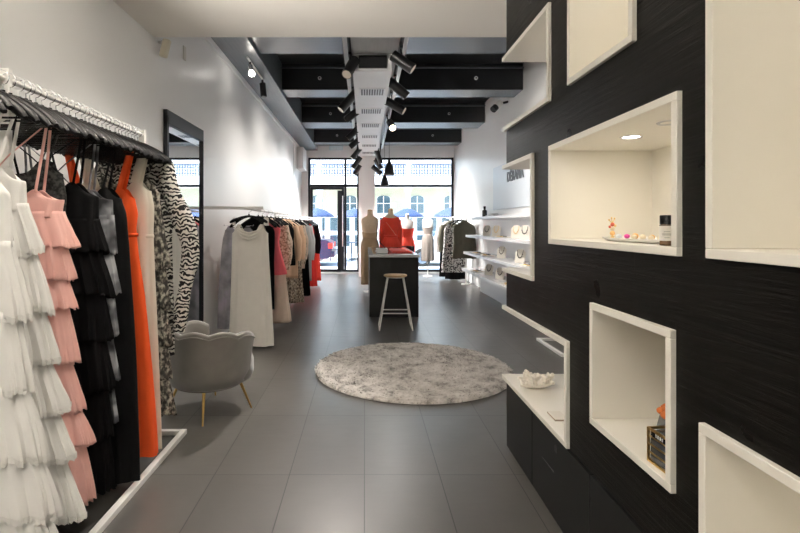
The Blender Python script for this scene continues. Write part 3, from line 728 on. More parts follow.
MB().lathe([(.20, .195), (.235, .20), (.235, .22), (.2, .222)], 40).build('seat_base', VELVET, ch)
for sx in (-1, 1):
    for sy in (-1, 1):
        l = MB().tube([(sx*.150, sy*.150, .20), (sx*.215, sy*.205, .0)], [.011, .006], 10)
        l.build('leg', GOLD, ch)

# ------------------------------------------------------------------ rug
def rug_mat():
    m, nt, b = nodes_of('mottled_grey_shag'); L = nt.links
    tc = N(nt, 'ShaderNodeTexCoord'); nz = N(nt, 'ShaderNodeTexNoise', Scale=7.0, Detail=7.0, Roughness=.75); L.new(tc.outputs['Object'], nz.inputs['Vector'])
    r = ramp(nt, [(.36, (.27, .255, .24)), (.47, (.60, .565, .53)), (.62, (.80, .765, .73))]); L.new(nz.outputs['Fac'], r.inputs['Fac'])
    L.new(r.outputs['Color'], b.inputs['Base Color']); b.inputs['Roughness'].default_value = .95; b.inputs['Specular IOR Level'].default_value = .1
    return m
RUGM = rug_mat()
rg = thing('shag_rug', 'round mottled grey shaggy rug on the dark tile floor', 'rug', (.445, 4.45, 0))
rr = random.Random(3); m = MB(); RR = .895
rows = []
for i in range(46):
    r = RR*i/45 if i else .004
    rows.append([(r*cos(2*pi*j/140), r*sin(2*pi*j/140), .022+rr.uniform(0, .014) if i < 45 else .004) for j in range(140)])
m.grid(rows, True, (True, False)); m.build('rug_base', RUGM, rg)
p = MB()
for i in range(15000):
    r = RR*sqrt(rr.random())*1.002; a = rr.uniform(0, 2*pi); x, y = r*cos(a), r*sin(a)
    da = rr.uniform(0, 2*pi); ln = rr.uniform(.018, .036); w = rr.uniform(.004, .008)
    ex, ey = cos(da), sin(da); z0 = .018 if r < RR*.98 else .006
    top = (x+ex*ln*.8, y+ey*ln*.8, z0+ln*.62); mid = (x+ex*ln*.3, y+ey*ln*.3, z0+ln*.5)
    p.add([(x-ey*w, y+ex*w, z0), (x+ey*w, y-ex*w, z0), (mid[0]+ey*w*.8, mid[1]-ex*w*.8, mid[2]), (mid[0]-ey*w*.8, mid[1]+ex*w*.8, mid[2]), top],
          [(0, 1, 2, 3), (3, 2, 4)])
pile = p.build('rug_pile', RUGM, rg, smooth=False); pile['kind'] = 'stuff'

# ------------------------------------------------------------------ counter, stool
ct = thing('shop_counter', 'long black counter with pale glass top in the middle of the shop', 'counter', (.43, 8.2, 0))
MB().box(-.355, .355, -1.23, 1.2, 0, .865).build('counter_body', BLACKLAM, ct, bevel=.004)
MB().box(-.37, .37, -1.25, 1.22, .868, .905).build('counter_top', mat('counter_top', (.62, .62, .63), .15, spec=.6, var=.03), ct, bevel=.004)
MB().box(-.30, .30, -1.0, 1.1, .9055, .9075).build('glass_inlay', mat('smoked_glass', (.30, .30, .32), .06, spec=.7), ct)
st = thing('bar_stool', 'white wire bar stool with oak seat at the black counter', 'stool', (.40, 6.22, 0))
MB().lathe([(.02, .668), (.135, .668), (.15, .676), (.152, .69), (.14, .698), (.02, .694)], 36, (0, 0, 0), 1, .88).build('seat', WOODLIGHT, st)
MB().tube([(.115*cos(2*pi*i/28), .10*sin(2*pi*i/28), .662) for i in range(29)], .007, 6).build('seat_ring', WHITEMETAL, st)
for sx in (-1, 1):
    for sy in (-1, 1):
        MB().tube([(sx*.10, sy*.085, .662), (sx*.21, sy*.16, .012)], .008, 8).build('leg', WHITEMETAL, st)
    MB().tube([(sx*.21, -.168, .009), (sx*.21, .168, .009)], .008, 8).build('floor_runner', WHITEMETAL, st)
for sy in (-1, 1):
    MB().tube([(-.176, sy*.137, .215), (.176, sy*.137, .215)], .007, 8).build('foot_rail', WHITEMETAL, st)
# things on the counter
ZC = .9078
t = thing('card_box', 'white box on the front left of the counter top', 'box', (.265, 7.35, ZC))
MB().box(-.085, .085, -.11, .11, 0, .075).build('box_body', WHITEMETAL, t, bevel=.006)
MB().box(-.05, .05, -.08, .03, .0755, .079).build('box_slot', BLACKMETAL, t)
t = MB().tube([(.0, 0, 0), (-.16, .05, .17)], .006, 8).build('pen', BLACKMETAL, None, (.385, 7.42, ZC+.006)); tag(t, 'thin dark pen leaning against the white box on the counter', 'pen')
t = thing('folded_scarf', 'red folded scarf lying flat on the counter top', 'scarf', (.58, 7.95, ZC))
MB().box(-.15, .15, -.55, .55, 0, .012).build('folded_layer', cREDOR, t, bevel=.005)
MB().box(-.14, .12, -.50, .50, .0122, .022).build('folded_layer', cREDOR, t, bevel=.005)
t = thing('brochure', 'white brochure beside the red scarf on the counter', 'brochure', (.28, 7.85, ZC))
MB().box(-.10, .10, -.14, .14, 0, .005).build('brochure_pages', mat('paper', (.8, .8, .78), .6), t)
# black office chair beyond the counter
t = thing('office_chair', 'black office chair just past the right side of the counter', 'chair', (.88, 10.1, 0))
sm = MB(); sm.lathe([(.02, .44), (.19, .44), (.21, .46), (.205, .50), (.17, .515), (.02, .52)], 28).build('seat', BLACKLAM, t)
bk = MB(); rows = []
for i in range(13):
    a = R(-60+10*i); rows.append([(.21*sin(a), .21*cos(a)*1.0+.0, .60+z) for z in (0, .1, .2, .29)])
bk.grid(rows, False).build('backrest', BLACKLAM, t, solid=.03)
MB().tube([(0, .19, .47), (0, .235, .62)], .016, 8).build('back_bracket', BLACKMETAL, t)
MB().cyl((0, 0, .08), (0, 0, .44), .022, 12).build('column', BLACKMETAL, t)
for k in range(5):
    a = 2*pi*k/5
    MB().tube([(0, 0, .085), (.24*cos(a), .24*sin(a), .055)], [.022, .014], 8).build('leg', BLACKMETAL, t)
    MB().sphere((.24*cos(a), .24*sin(a), .026), .026).build('caster', BLACKMETAL, t)

# ------------------------------------------------------------------ dress forms
def torso_rows(n=28):
    prof = [(.72, .155, .105), (.80, .170, .115), (.90, .172, .120), (1.0, .150, .100), (1.07, .125, .085), (1.15, .135, .092), (1.24, .158, .112), (1.31, .163, .108), (1.38, .172, .092), (1.44, .168, .075), (1.475, .120, .062), (1.50, .066, .055), (1.54, .052, .05), (1.60, .050, .048)]
    return prof
def dress_form(label, x, y, zoff, m, rz=0, base='disc'):
    t = thing('dress_form', label, 'mannequin', (x, y, 0), rz)
    rows = []
    for z, w, d in torso_rows():
        rows.append([(w*cos(2*pi*j/28), d*sin(2*pi*j/28) - (.012 if 1.18 < z < 1.33 and sin(2*pi*j/28) < 0 else 0), z+zoff) for j in range(28)])
    MB().grid(rows, True, (True, True)).build('torso', m, t, ang=70)
    MB().lathe([(.05, 0), (.046, .018), (.02, .03), (.006, .034)], 20, (0, 0, 1.60+zoff)).build('neck_cap', WOODLIGHT if m is FORMBEIGE else FORMWHITE, t)
    MB().cyl((0, 0, .02), (0, 0, .73+zoff), .014, 12).build('stand_pole', WHITEMETAL, t)
    MB().lathe([(.02, .024), (.14, .018), (.15, .008), (.15, 0)], 32).build('stand_base', WHITEMETAL, t)
    return t
def form_dress(name, label, x, y, zoff, m, ztop, zhem, flare=1.2, k=9, rz=0):
    """follows the torso of the form"""
    prof = [p for p in torso_rows()]
    def at(z):
        z -= zoff
        if z <= prof[0][0]: return prof[0][1], prof[0][2]
        for a, b_ in zip(prof, prof[1:]):
            if a[0] <= z <= b_[0]:
                u = (z-a[0])/(b_[0]-a[0]); return a[1]+(b_[1]-a[1])*u, a[2]+(b_[2]-a[2])*u
        return prof[-1][1:]
    t = thing(name, label, 'dress', (x, y, zhem), rz)
    keys = []
    n = 9; zw = 1.07+zoff
    for i in range(n):
        z = ztop+(zw-ztop)*i/(n-1); w, d = at(z); keys.append((z-zhem, 0, w+.016, d+.018, .0015))
    shell(keys, k=6, sub=3, n=72, neck=.02).build('bodice', m, t, solid=.003)
    keys = []
    for i in range(8):
        u = i/7; z = zw+(zhem-zw)*u; w, d = at(max(z, .86+zoff)); fl = 1+(flare-1)*u
        keys.append((z-zhem, 0, (w+.016)*fl, (d+.018)*fl, .001+.012*u))
    shell(keys, k=k, sub=4, n=84, hem=.004).build('skirt', m, t, solid=.003)
    return t
dress_form('beige dress form at the left back of the counter in front of the white pillar', .11, 9.6, .02, FORMBEIGE)
form_dress('strapless_dress', 'long beige strapless dress on the dress form left of the orange blouse', .11, 9.6, .02, cloth('camel_jersey', (.50, .36, .22), var=.05), 1.20, .16, flare=.95)
dress_form('beige dress form wearing the tomato red playsuit behind the counter', .53, 9.75, .045, FORMBEIGE)
t = form_dress('long_sleeved_playsuit', 'tomato red long sleeved playsuit with tied waist on the dress form behind the counter', .53, 9.75, .045, cREDOR, 1.50, .62, flare=1.45, k=8)
for sx in (-1, 1):
    pts = []; rs = []
    for i in range(13):
        u = i/12; pts.append((sx*(.165+.022*smoothstep(min(1, u*1.6))), -.01-.03*u, 1.45-.62-.58*u)); rs.append(.044+.014*sin(pi*u)-.010*u)
    MB().tube(pts, rs, 14, True, .8).build('sleeve', cREDOR, t)
MB().lathe([(.148, -.024), (.162, -.01), (.162, .012), (.148, .024)], 32, (0, 0, 1.115-.62), 1, .78, (False, False)).build('waist_tie', cREDOR, t, solid=.004)
MB().tube([(-.10, -.125, 1.40-.62), (0, -.145, 1.27-.62), (.10, -.12, 1.14-.62)], .006, 6, True, .4).build('neck_trim', cPEACH, t)
dress_form('white dress form in the red strapless dress right of the orange blouse', 1.02, 11.4, -.02, FORMWHITE).scale = (.9, .9, 1)
form_dress('strapless_dress', 'tomato red strapless dress on the white dress form right of the counter', 1.02, 11.4, -.02, cREDOR, 1.27, .40, flare=1.1).scale = (.9, .9, 1)
dress_form('white dress form in the taupe dress by the right shop window', 1.66, 12.6, .03, FORMWHITE).scale = (.84, .84, 1)
form_dress('strapless_dress', 'long taupe satin dress on the white dress form by the right shop window', 1.66, 12.6, .03, cTAUPE, 1.30, .40, flare=1.05).scale = (.84, .84, 1)

# ------------------------------------------------------------------ jewellery shelves on the right wall
SH = [(1.50, 2.24, 10.15), (1.135, 2.13, 10.12), (.785, 2.08, 10.10), (.44, 2.04, 10.08)]
words_ = ['top', 'second', 'third', 'lowest']
SY0 = 5.7
for i, (z, xf, ye) in enumerate(SH):
    t = thing('wall_shelf', 'white glossy wall shelf, %s of the four jewellery shelves' % words_[i], 'shelf', (XR, (SY0+ye)/2, z), 0, 'white jewellery shelves')
    hy = (ye-SY0)/2
    MB().box(xf-XR, 0, -hy, hy, -.05, 0).build('shelf_board', SHELFW, t, bevel=.004)
t = thing('display_plinth', 'low white plinth on the floor below the jewellery shelves', 'plinth', (2.34, 7.4, 0))
MB().box(0, .139, -1.7, 2.3, 0, .36).build('plinth_front', SHELFW, t, bevel=.004)
t = thing('wall_panel', 'pale grey hanging panel with the shop name above the shelves', 'panel', (XR, 7.4, 1.62))
MB().box(-.03, 0, -1.75, 1.75, 0, .80).build('panel_board', mat('pale_grey_panel', (.60, .64, .69), .35), t, bevel=.004)
sg = thing('shop_name_sign', 'dark grey shop name in raised capital letters on the pale panel', 'sign', (XR-.036, 7.80, 2.075))
SIGNM = mat('sign_grey', (.10, .11, .13), .5)
cu = bpy.data.curves.new('shop_name_letters', 'FONT'); cu.body = 'D\u00c9RAMA'; cu.size = .235; cu.extrude = .008; cu.offset = .004; cu.align_x = 'CENTER'
cu.materials.append(SIGNM)
to = bpy.data.objects.new('shop_name_letters', cu); COL.objects.link(to); to.parent = sg
bpy.context.view_layer.update()
me_ = bpy.data.meshes.new_from_object(to.evaluated_get(bpy.context.evaluated_depsgraph_get())); bpy.data.objects.remove(to)
to = bpy.data.objects.new('shop_name_letters', me_); COL.objects.link(to); to.parent = sg
to.rotation_euler = (R(90), 0, R(-90)); to.scale = (.92, 1, 1)
JDARK = mat('jewellery_dark', (.06, .05, .045), .35, metal=.4)
JGOLD = mat('jewellery_gold', (.80, .58, .25), .3, metal=1)
CARD = mat('display_cream', (.78, .74, .66), .7)
def necklace_stand(lab, x, y, z, rz, m, w=.13, h=.20):
    t = thing('necklace_stand', lab, 'jewellery display', (x, y, z), rz, 'necklace stands on the shelves')
    # slanted bust-shaped board, facing -Y, with a foot
    poly = [(-w/2*.9, 0), (w/2*.9, 0), (w/2, h*.75), (w*.22, h), (-w*.22, h), (-w/2, h*.75)]
    b = MB().prism(poly, -.006, .006); b.xf(Matrix.Translation((0, 0, .004)) @ Matrix.Rotation(R(-16), 4, 'X')); b.build('display_board', CARD, t, bevel=.003)
    MB().box(-w*.4, w*.4, -.005, .075, 0, .008).build('display_foot', CARD, t)
    nk = MB(); pts = []
    for i in range(21):
        u = i/20; a = pi*u
        pts.append((-w*.26*cos(a), -.012 + .002, h*.92-h*.55*sin(a)**.8))
    nk.tube([(q[0], -.012+.28*q[2], q[2]) for q in pts], .0035, 6)
    for i in range(3, 18, 2): nk.sphere((pts[i][0], -.015+.28*pts[i][2], pts[i][2]), .0085, 8, 5)
    nk.build('necklace', m, t)
    return t
spots = [(1, 9.1, 'far pair', JDARK), (1, 8.45, 'far pair', JGOLD), (1, 7.35, 'near group', JGOLD), (1, 6.95, 'near group', JDARK), (1, 6.45, 'near group', JDARK),
         (2, 7.95, 'pair', JDARK), (2, 7.0, 'pair', JDARK), (3, 8.6, 'pair', JDARK), (3, 7.9, 'pair', JDARK)]
ordn = {(1, 9.1): 'farthest', (1, 8.45): 'second farthest', (1, 7.35): 'middle', (1, 6.95): 'second nearest', (1, 6.45): 'nearest', (2, 7.95): 'farther', (2, 7.0): 'nearer', (3, 8.6): 'farther', (3, 7.9): 'nearer'}
for i, y, w_, m in spots:
    z, xf, ye = SH[i]
    necklace_stand('cream board with %s necklace, %s on the %s shelf' % ('gold' if m is JGOLD else 'dark', ordn[(i, y)], words_[i]), xf+.18, y, z, R(-38), m, .16, .20)
tr = [(1, 7.9, 'cream tray with earrings between the boards on the second shelf'), (2, 9.4, 'round cream dish at the far end of the third shelf'), (2, 8.7, 'flat tray of dark bracelets on the third shelf'),
      (2, 6.45, 'small tray of rings nearest the corner niche on the third shelf'), (3, 7.25, 'flat tray of dark brooches on the lowest shelf'), (3, 9.3, 'long tray of fine chains at the far end of the lowest shelf')]
for i, y, lab in tr:
    z, xf, ye = SH[i]
    t = thing('jewellery_tray', lab, 'jewellery tray', (xf+.15, y, z), 0, 'trays on the jewellery shelves')
    m = MB().box(-.10, .10, -.16, .16, 0, .012); m.build('tray_base', CARD, t, bevel=.004)
    r_ = random.Random(int(y*10))
    for q in range(4):
        a, b_ = -.06+.08*(q % 2)+r_.uniform(-.01, .02), -.11+.07*q
        MB().tube([(a+.026*cos(2*pi*j/14), b_+.026*sin(2*pi*j/14), .018) for j in range(15)], .006, 6).build('bracelet', JDARK if q % 2 else JGOLD, t)
z, xf, ye = SH[0]
t = thing('perfume_bottle', 'dark bottle standing at the far end of the top shelf', 'bottle', (xf+.10, 9.35, z))
MB().lathe([(.03, 0), (.045, .004), (.045, .12), (.02, .14), (.018, .155)], 20).build('bottle_body', mat('smoky_glass', (.06, .055, .05), .12), t)
MB().lathe([(.024, .155), (.024, .20), (.02, .204)], 16).build('bottle_cap', BLACKPLASTIC, t)
t = thing('jewellery_tray', 'grey tray with folded cloth lying on the top shelf', 'jewellery tray', (xf+.11, 8.75, z), 0, 'trays on the jewellery shelves')
MB().box(-.08, .08, -.28, .28, 0, .02).build('tray_base', mat('grey_tray', (.25, .25, .26), .4), t, bevel=.005)
MB().box(-.06, .05, -.16, .16, .0205, .05).build('folded_cloth', cGREY, t, bevel=.012)

# ------------------------------------------------------------------ in the niches
z = 1.248+TH
t = thing('jewellery_tray', 'white oval tray of shells and beads in the lit niche', 'tray', (.99, 1.66, z), 0)
MB().lathe([(.02, .002), (.9, .002), (1.0, .010), (1.02, .014), (.98, .013), (.9, .006), (.02, .006)], 48, (0, 0, 0), .10, .27).build('tray_dish', mat('white_ceramic', (.82, .80, .76), .25), t)
PEARL = mat('pearl', (.80, .70, .52), .25); SHELLO = mat('amber_bead', (.75, .42, .14), .3); MAG = mat('magenta_bead', (.55, .03, .25), .3); CRY = mat('crystal_bead', (.75, .78, .84), .1)
RB = mat('coral_bead', (.65, .12, .06), .35)
r_ = random.Random(11)
beadm = [CRY, MAG, SHELLO, PEARL, PEARL, SHELLO, PEARL, PEARL, PEARL, SHELLO, PEARL, PEARL]
bl = ['clear', 'magenta', 'amber', 'pale', 'pale', 'amber', 'pale', 'pale', 'pale', 'amber', 'pale', 'pale']
for i in range(12):
    y = 1.83 - .034*i; x = .97+.012*(i % 3)
    rad = .0085+r_.uniform(0, .003)
    o = MB().sphere((0, 0, rad), rad, 14, 9, (1.0, 1.15, .85 if i % 2 else 1)).build('bead', beadm[i], None, (x, y, z+.0075))
    tag(o, {'clear': 'clear crystal bead at the far end of the oval tray', 'magenta': 'magenta bead on the white oval tray'}.get(bl[i], '%s bead in the row on the white oval tray' % bl[i]), 'bead', 'beads on the oval tray')
t = thing('earring_stand', 'small red and gold beaded ornament standing at the end of the oval tray', 'ornament', (.965, 1.868, z+.008)); t.scale = (.85, .85, .9)
MB().lathe([(.004, 0), (.010, .004), (.004, .012)], 12).build('ornament_base', JGOLD, t)
MB().sphere((0, 0, .022), .011).build('bead', SHELLO, t); MB().sphere((.0, 0, .042), .010).build('bead', PEARL, t); MB().sphere((0, 0, .06), .009).build('bead', RB, t)
MB().sphere((-.012, 0, .05), .006).build('bead', RB, t); MB().sphere((.012, 0, .055), .006).build('bead', JGOLD, t)
w = MB()
for a in (-.9, -.2, .5): w.tube([(0, 0, .065), (.020*sin(a), 0, .065+.022*cos(a))], .0018, 5); w.sphere((.020*sin(a), 0, .065+.024*cos(a)), .004, 8, 5)
w.build('wire_tips', JGOLD, t)
# bottle
bz = z
t = thing('skincare_bottle', 'amber brown bottle with black cap and white label in the lit niche', 'bottle', (.866, 1.372, bz)); t.scale = (1, 1, .78)
AMB = mat('amber_glass', (.10, .055, .025), .12)
MB().lathe([(.015, 0), (.0195, .002), (.0205, .006), (.0205, .074), (.0195, .078), (.012, .080)], 28).build('bottle_body', AMB, t)
MB().lathe([(.0208, .019), (.0208, .073)], 28, caps=(False, False)).build('bottle_label', mat('label_paper', (.76, .74, .69), .6), t)
MB().lathe([(.016, .079), (.0195, .080), (.0195, .110), (.0185, .112), (.01, .112)], 28).build('bottle_cap', BLACKPLASTIC, t)
lm = MB()
for zz, wd in ((.052, .5), (.044, .8), (.040, .8), (.030, .4)):
    pts = [(.0211*cos(R(-125)+wd*(q/8-.5)*1.5), .0211*sin(R(-125)+wd*(q/8-.5)*1.5), zz) for q in range(9)]
    lm.tube(pts, .0009, 4)
lm.build('label_lines', mat('label_ink', (.25, .24, .22), .6), t)
# gold framed box in the lower niche
z = .606+TH
gx, gy = .905, 1.372
t = thing('glass_jewellery_box', 'small gold framed glass box with dark panels in the lower niche', 'jewellery box', (gx, gy, z), R(4))
g = MB(); a, b_, h = .055, .062, .10
for sx in (-1, 1):
    for sy in (-1, 1): g.box(sx*a-.003, sx*a+.003, sy*b_-.003, sy*b_+.003, 0, h)
for zz in (0, h-.005):
    for sx in (-1, 1): g.box(sx*a-.003, sx*a+.003, -b_, b_, zz, zz+.006)
    for sy in (-1, 1): g.box(-a, a, sy*b_-.003, sy*b_+.003, zz, zz+.006)
for zz in (.028, .052, .076):
    g.box(-a-.003, -a+.001, -b_, b_, zz, zz+.004)
g.build('gold_frame', GOLD, t)
MB().box(-a+.004, a-.004, -b_+.004, b_-.004, .004, .092).build('dark_panel', mat('smoked_panel', (.045, .05, .055), .12), t)
MB().box(-a-.002, -a+.0005, -b_+.045, b_-.02, .08, .096).build('name_plate', BLACKPLASTIC, t)
pl = MB()
for q in range(4): pl.box(-a-.0028, -a-.0018, -.004+q*.009, .001+q*.009, .083, .093)
pl.build('plate_marks', mat('plate_silver', (.6, .6, .6), .3), t)
t = thing('flower_vase', 'grey vase with an orange flower behind the gold framed box', 'vase', (.970, 1.52, z)); t.scale = (.72, .72, .72)
MB().lathe([(.035, 0), (.05, .01), (.055, .07), (.045, .12), (.04, .14)], 28).build('vase_body', mat('slate_ceramic', (.12, .13, .13), .5), t)
fl = MB()
for k in range(14):
    a = 2.4*k; rr_ = .012+.0026*k
    fl.sphere((rr_*cos(a), rr_*sin(a), .172-.0022*k), .020, 10, 6, (1, 1, .8))
fl.build('flower_head', mat('orange_petals', (.55, .14, .02), .6), t)
MB().cyl((0, 0, .10), (0, 0, .165), .004, 6).build('flower_stem', cOLIVE, t)
# coral in the corner niche
z = .415+TH
CORAL = mat('white_coral', (.90, .85, .77), .7, var=.08, scale=60, bump=.5, bscale=90)
t = thing('coral_piece', 'white branching coral on the corner niche shelf', 'coral', (.945, 2.64, z)); t.scale = (.80, .80, .80)
r_ = random.Random(5)
cm = MB(); cm.sphere((.0, 0, .014), .05, 18, 10, (1.3, 1.0, .28))
for k in range(17):
    a = 2*pi*k/17*3+r_.uniform(-.2, .2); el = r_.uniform(.15, 1.1); ln = r_.uniform(.06, .11)
    d = Vector((cos(a)*cos(el)*1.25, sin(a)*cos(el), sin(el)*.75)); p0 = Vector((cos(a)*.03, sin(a)*.022, .02)); p1 = p0+d*ln*.6; p2 = p0+d*ln+Vector((0, 0, .010))
    cm.tube([p0, p1, p2], [.016, .011, .009], 8); cm.sphere(p2, .0135, 8, 6)
    for q in range(2):
        d2 = (d+Vector((r_.uniform(-.8, .8), r_.uniform(-.8, .8), r_.uniform(0, .8)))).normalized(); p3 = p1+d2*ln*.4
        cm.tube([p1, p3], [.011, .008], 7); cm.sphere(p3, .0105, 8, 5)
for i, p_ in enumerate(cm.v): cm.v[i] = (p_[0], p_[1], max(p_[2], .001))
cm.build('coral_branches', CORAL, t)
t = thing('price_card', 'white card with thin dark edge lying near the front of the coral niche', 'card', (.895, 2.22, z)); t.scale = (.6, .7, 1)
MB().box(-.045, .06, -.05, .09, 0, .006).build('card_edge', mat('card_wood', (.35, .27, .2), .5), t)
MB().box(-.042, .057, -.047, .087, .0062, .009).build('card_face', CARD, t)

# ------------------------------------------------------------------ ceiling lights
TZ = 3.24
for nm_, x, lab in (('left', -.165, 'black light track left of the ceiling duct'), ('right', .395, 'black light track right of the ceiling duct')):
    t = MB().box(-.018, .018, -3.9, 3.9, 0, .035).build('light_track', BLACKMETAL, None, (x, 8.0, TZ+.025)); tag(t, lab, 'light track')
def spot(lab, x, y, z, aim, lit=0, tx=None, size=.25, power=None):
    """cylinder head centred (x,y,z), pointing along aim"""
    t = thing('track_spotlight', lab, 'spotlight', (x, y, z), 0, 'black track spotlights')
    d = Vector(aim).normalized(); r = .060; h = size*.62
    a = -d*h; b_ = d*h
    MB().tube([a, b_], r, 20).build('lamp_head', BLACKMETAL, t, bevel=.003)
    le = MB().tube([b_*.985, b_*1.012], r*.86, 20).build('lamp_lens', LAMPON if lit == 2 else LENSOFF, t)
    hx = (tx if tx is not None else x)-x
    st_ = MB(); st_.tube([(0, 0, 0), (hx*.5, 0, .05), (hx, 0, TZ-z+.0)], .010, 8); st_.box(hx-.018, hx+.018, -.05, .05, TZ-z, TZ-z+.028)
    st_.build('track_adapter', BLACKMETAL, t)
    return Vector((x, y, z)), d, h
LT, RT = -.165, .395
SPOTS = [
 ('first spotlight from the front on the left track', -.155, 5.40, 3.11, (-.85, -1.5, -2.1), LT, .22),
 ('second spotlight from the front on the left track', -.20, 6.75, 3.11, (-.75, -.15, -.9), LT, .34),
 ('third spotlight from the front on the left track', -.17, 7.65, 3.11, (-.85, .25, -.6), LT, .26),
 ('fourth spotlight from the front on the left track', -.185, 9.1, 3.11, (-.8, .1, -.75), LT, .30),
 ('fifth spotlight from the front on the left track', -.175, 10.2, 3.11, (-.75, .1, -.6), LT, .28),
 ('sixth spotlight on the left track, above the pillar', -.19, 11.2, 3.02, (-.6, -.1, -.75), LT, .26),
 ('seventh spotlight on the left track, hanging lower by the pillar', -.19, 11.6, 2.85, (-.55, .0, -.75), LT, .26),
 ('lowest spotlight at the far end of the left track', -.18, 12.0, 2.72, (-.45, .0, -.8), LT, .22),
 ('first spotlight from the front on the right track', .415, 5.20, 3.10, (.85, -.1, -.62), RT, .22),
 ('second spotlight from the front on the right track', .43, 6.2, 3.10, (.85, .1, -.7), RT, .25),
 ('third spotlight from the front on the right track', .40, 7.0, 3.10, (.85, -.2, -.55), RT, .34),
 ('lit spotlight glaring toward the camera on the right track', .47, 8.45, 3.10, (.12, -.85, -.5), RT, .26),
 ('fifth spotlight on the right track, near the pillar', .33, 11.4, 2.98, (.3, .1, -.9), RT, .30),
 ('sixth spotlight on the right track, near the pillar', .34, 11.8, 2.84, (.5, .0, -.8), RT, .22),
 ('lowest spotlight at the far end of the right track', .31, 12.05, 2.72, (.7, .0, -.6), RT, .24)]
for i, (lab, x, y, z, aim, tx, size) in enumerate(SPOTS):
    c, d, h = spot(lab, x, y, z, aim, 2 if i == 11 else 0, tx, size)
    p_ = c+d*(h+.012)
    en = SPOT_E*{0: 1.5, 1: .42, 2: .34, 3: .34, 4: .34, 8: .22, 9: .55, 10: .5, 11: .14, 5: 1.3, 6: 1.3, 7: 1.3, 12: 1.4, 13: 1.4, 14: 1.4}.get(i, 1)
    light('spot_lamp', 'SPOT', p_, en, (1, .93, .86) if y < 8 else (1, .97, .94), p_+d, .03, 62 if i == 0 else 105, 1.0)
# wall-side fitting on the long beam
t = thing('spot_bar', 'two-head spot bar on the grey beam over the left wall, one bulb lit', 'light fitting', (-1.43, 6.3, 3.40))
MB().tube([(0, -.45, -.02), (.0, .45, -.02)], .012, 8).build('bar', WHITEMETAL, t)
for yy, lit in ((-.30, True), (.42, False)):
    MB().tube([(0, yy, -.02), (0, yy, -.07)], .014, 8).build('bar_clip', BLACKMETAL, t)
    if lit:
        MB().tube([(0, yy, -.07), (.02, yy-.02, -.15)], .03, 14).build('lamp_holder', CHROME, t)
        MB().sphere((.028, yy-.03, -.18), .038, 18, 12).build('bulb', BULBON, t)
    else:
        MB().tube([(0, yy, -.08), (.02, yy, -.27)], .042, 18).build('lamp_head', BLACKMETAL, t)
t = thing('wall_spotlight', 'small black and white spotlight on the right wall above the shelves', 'light fitting', (2.30, 8.3, 3.42))
MB().tube([(.18, 0, .05), (.06, 0, .02)], .02, 10).build('wall_bracket', BLACKMETAL, t)
MB().tube([(.06, .02, .04), (-.04, -.02, -.05)], .055, 18).build('lamp_head', WHITEMETAL, t)
MB().tube([(-.035, -.018, -.045), (-.09, -.045, -.10)], .058, 18).build('lamp_shade', BLACKMETAL, t)
# pendants over the counter
for x, y, z, lab in ((.386, 7.5, 2.12, 'black bell pendant lamp nearer the camera over the counter'), (.389, 9.3, 2.095, 'black bell pendant lamp farther away over the counter')):
    t = thing('pendant_lamp', lab, 'pendant lamp', (x, y, z), 0, 'bell pendants over the counter')
    MB().lathe([(.080, 0), (.084, .004), (.080, .03), (.066, .10), (.046, .165), (.026, .20), (.022, .235), (.012, .25)], 32, caps=(False, True)).build('lamp_shade', BLACKMETAL, t, solid=.003)
    MB().sphere((0, 0, .045), .035).build('bulb', BULBON, t)
    MB().cyl((0, 0, .25), (0, 0, 3.30-z), .003, 6).build('cord', BLACKMETAL, t)
# downlight in the lit niche
t = thing('niche_downlight', 'round white downlight in the ceiling of the jewellery niche', 'downlight', (1.0, 1.80, 1.687-TH)); t.scale = (.85, .85, 1)
MB().lathe([(.036, 0), (.046, 0), (.045, -.004), (.036, -.003)], 32, caps=(False, False)).build('downlight_trim', SHELFW, t)
MB().lathe([(.001, -.001), (.036, -.001)], 32, caps=(False, False)).build('downlight_lens', DOWNLIGHT, t)
light('niche_lamp', 'AREA', (1.0, 1.80, 1.687-TH-.006), NICHE_E, (1, .91, .78), (1.0, 1.80, 0), .05)
t = thing('niche_downlight', 'second round downlight near the front of the jewellery niche ceiling', 'downlight', (.985, 1.544, 1.687-TH))
MB().lathe([(.030, 0), (.040, 0), (.039, -.004), (.030, -.003)], 32, caps=(False, False)).build('downlight_trim', SHELFW, t)
MB().lathe([(.001, -.001), (.030, -.001)], 32, caps=(False, False)).build('downlight_lens', CREAM, t)
# downlights of the other niches, hidden up in their tops
for (x, y, z, e) in ((1.05, .80, 2.30-TH-.004, NICHE_E*.75), (1.05, 1.70, 2.40-TH-.004, NICHE_E*.55), (1.08, .80, .844-TH-.004, NICHE_E*.35), (1.06, 2.45, 2.335-TH-.004, NICHE_E*.3)):
    light('niche_lamp', 'AREA', (x, y, z), e, (1, .90, .76), (x, y, 0), .06)
# out-of-view downlights added in the soffit to light the front of the shop
for k, (x, y) in enumerate(((-.75, 2.9), (-.75, 1.2), (-.75, -.6))):
    t = thing('added_downlight', 'added downlight out of view in the pale soffit, lighting the front of the shop', 'downlight', (x, y, ZS), 0, 'added soffit downlights')
    MB().lathe([(.045, 0), (.058, 0), (.056, -.005), (.045, -.004)], 28, caps=(False, False)).build('downlight_trim', SHELFW, t)
    light('added_soffit_lamp', 'SPOT', (x, y, ZS-.012), SOFFIT_FILL_E, (1, .92, .82), (x, y, 0), .045, 130, .8)

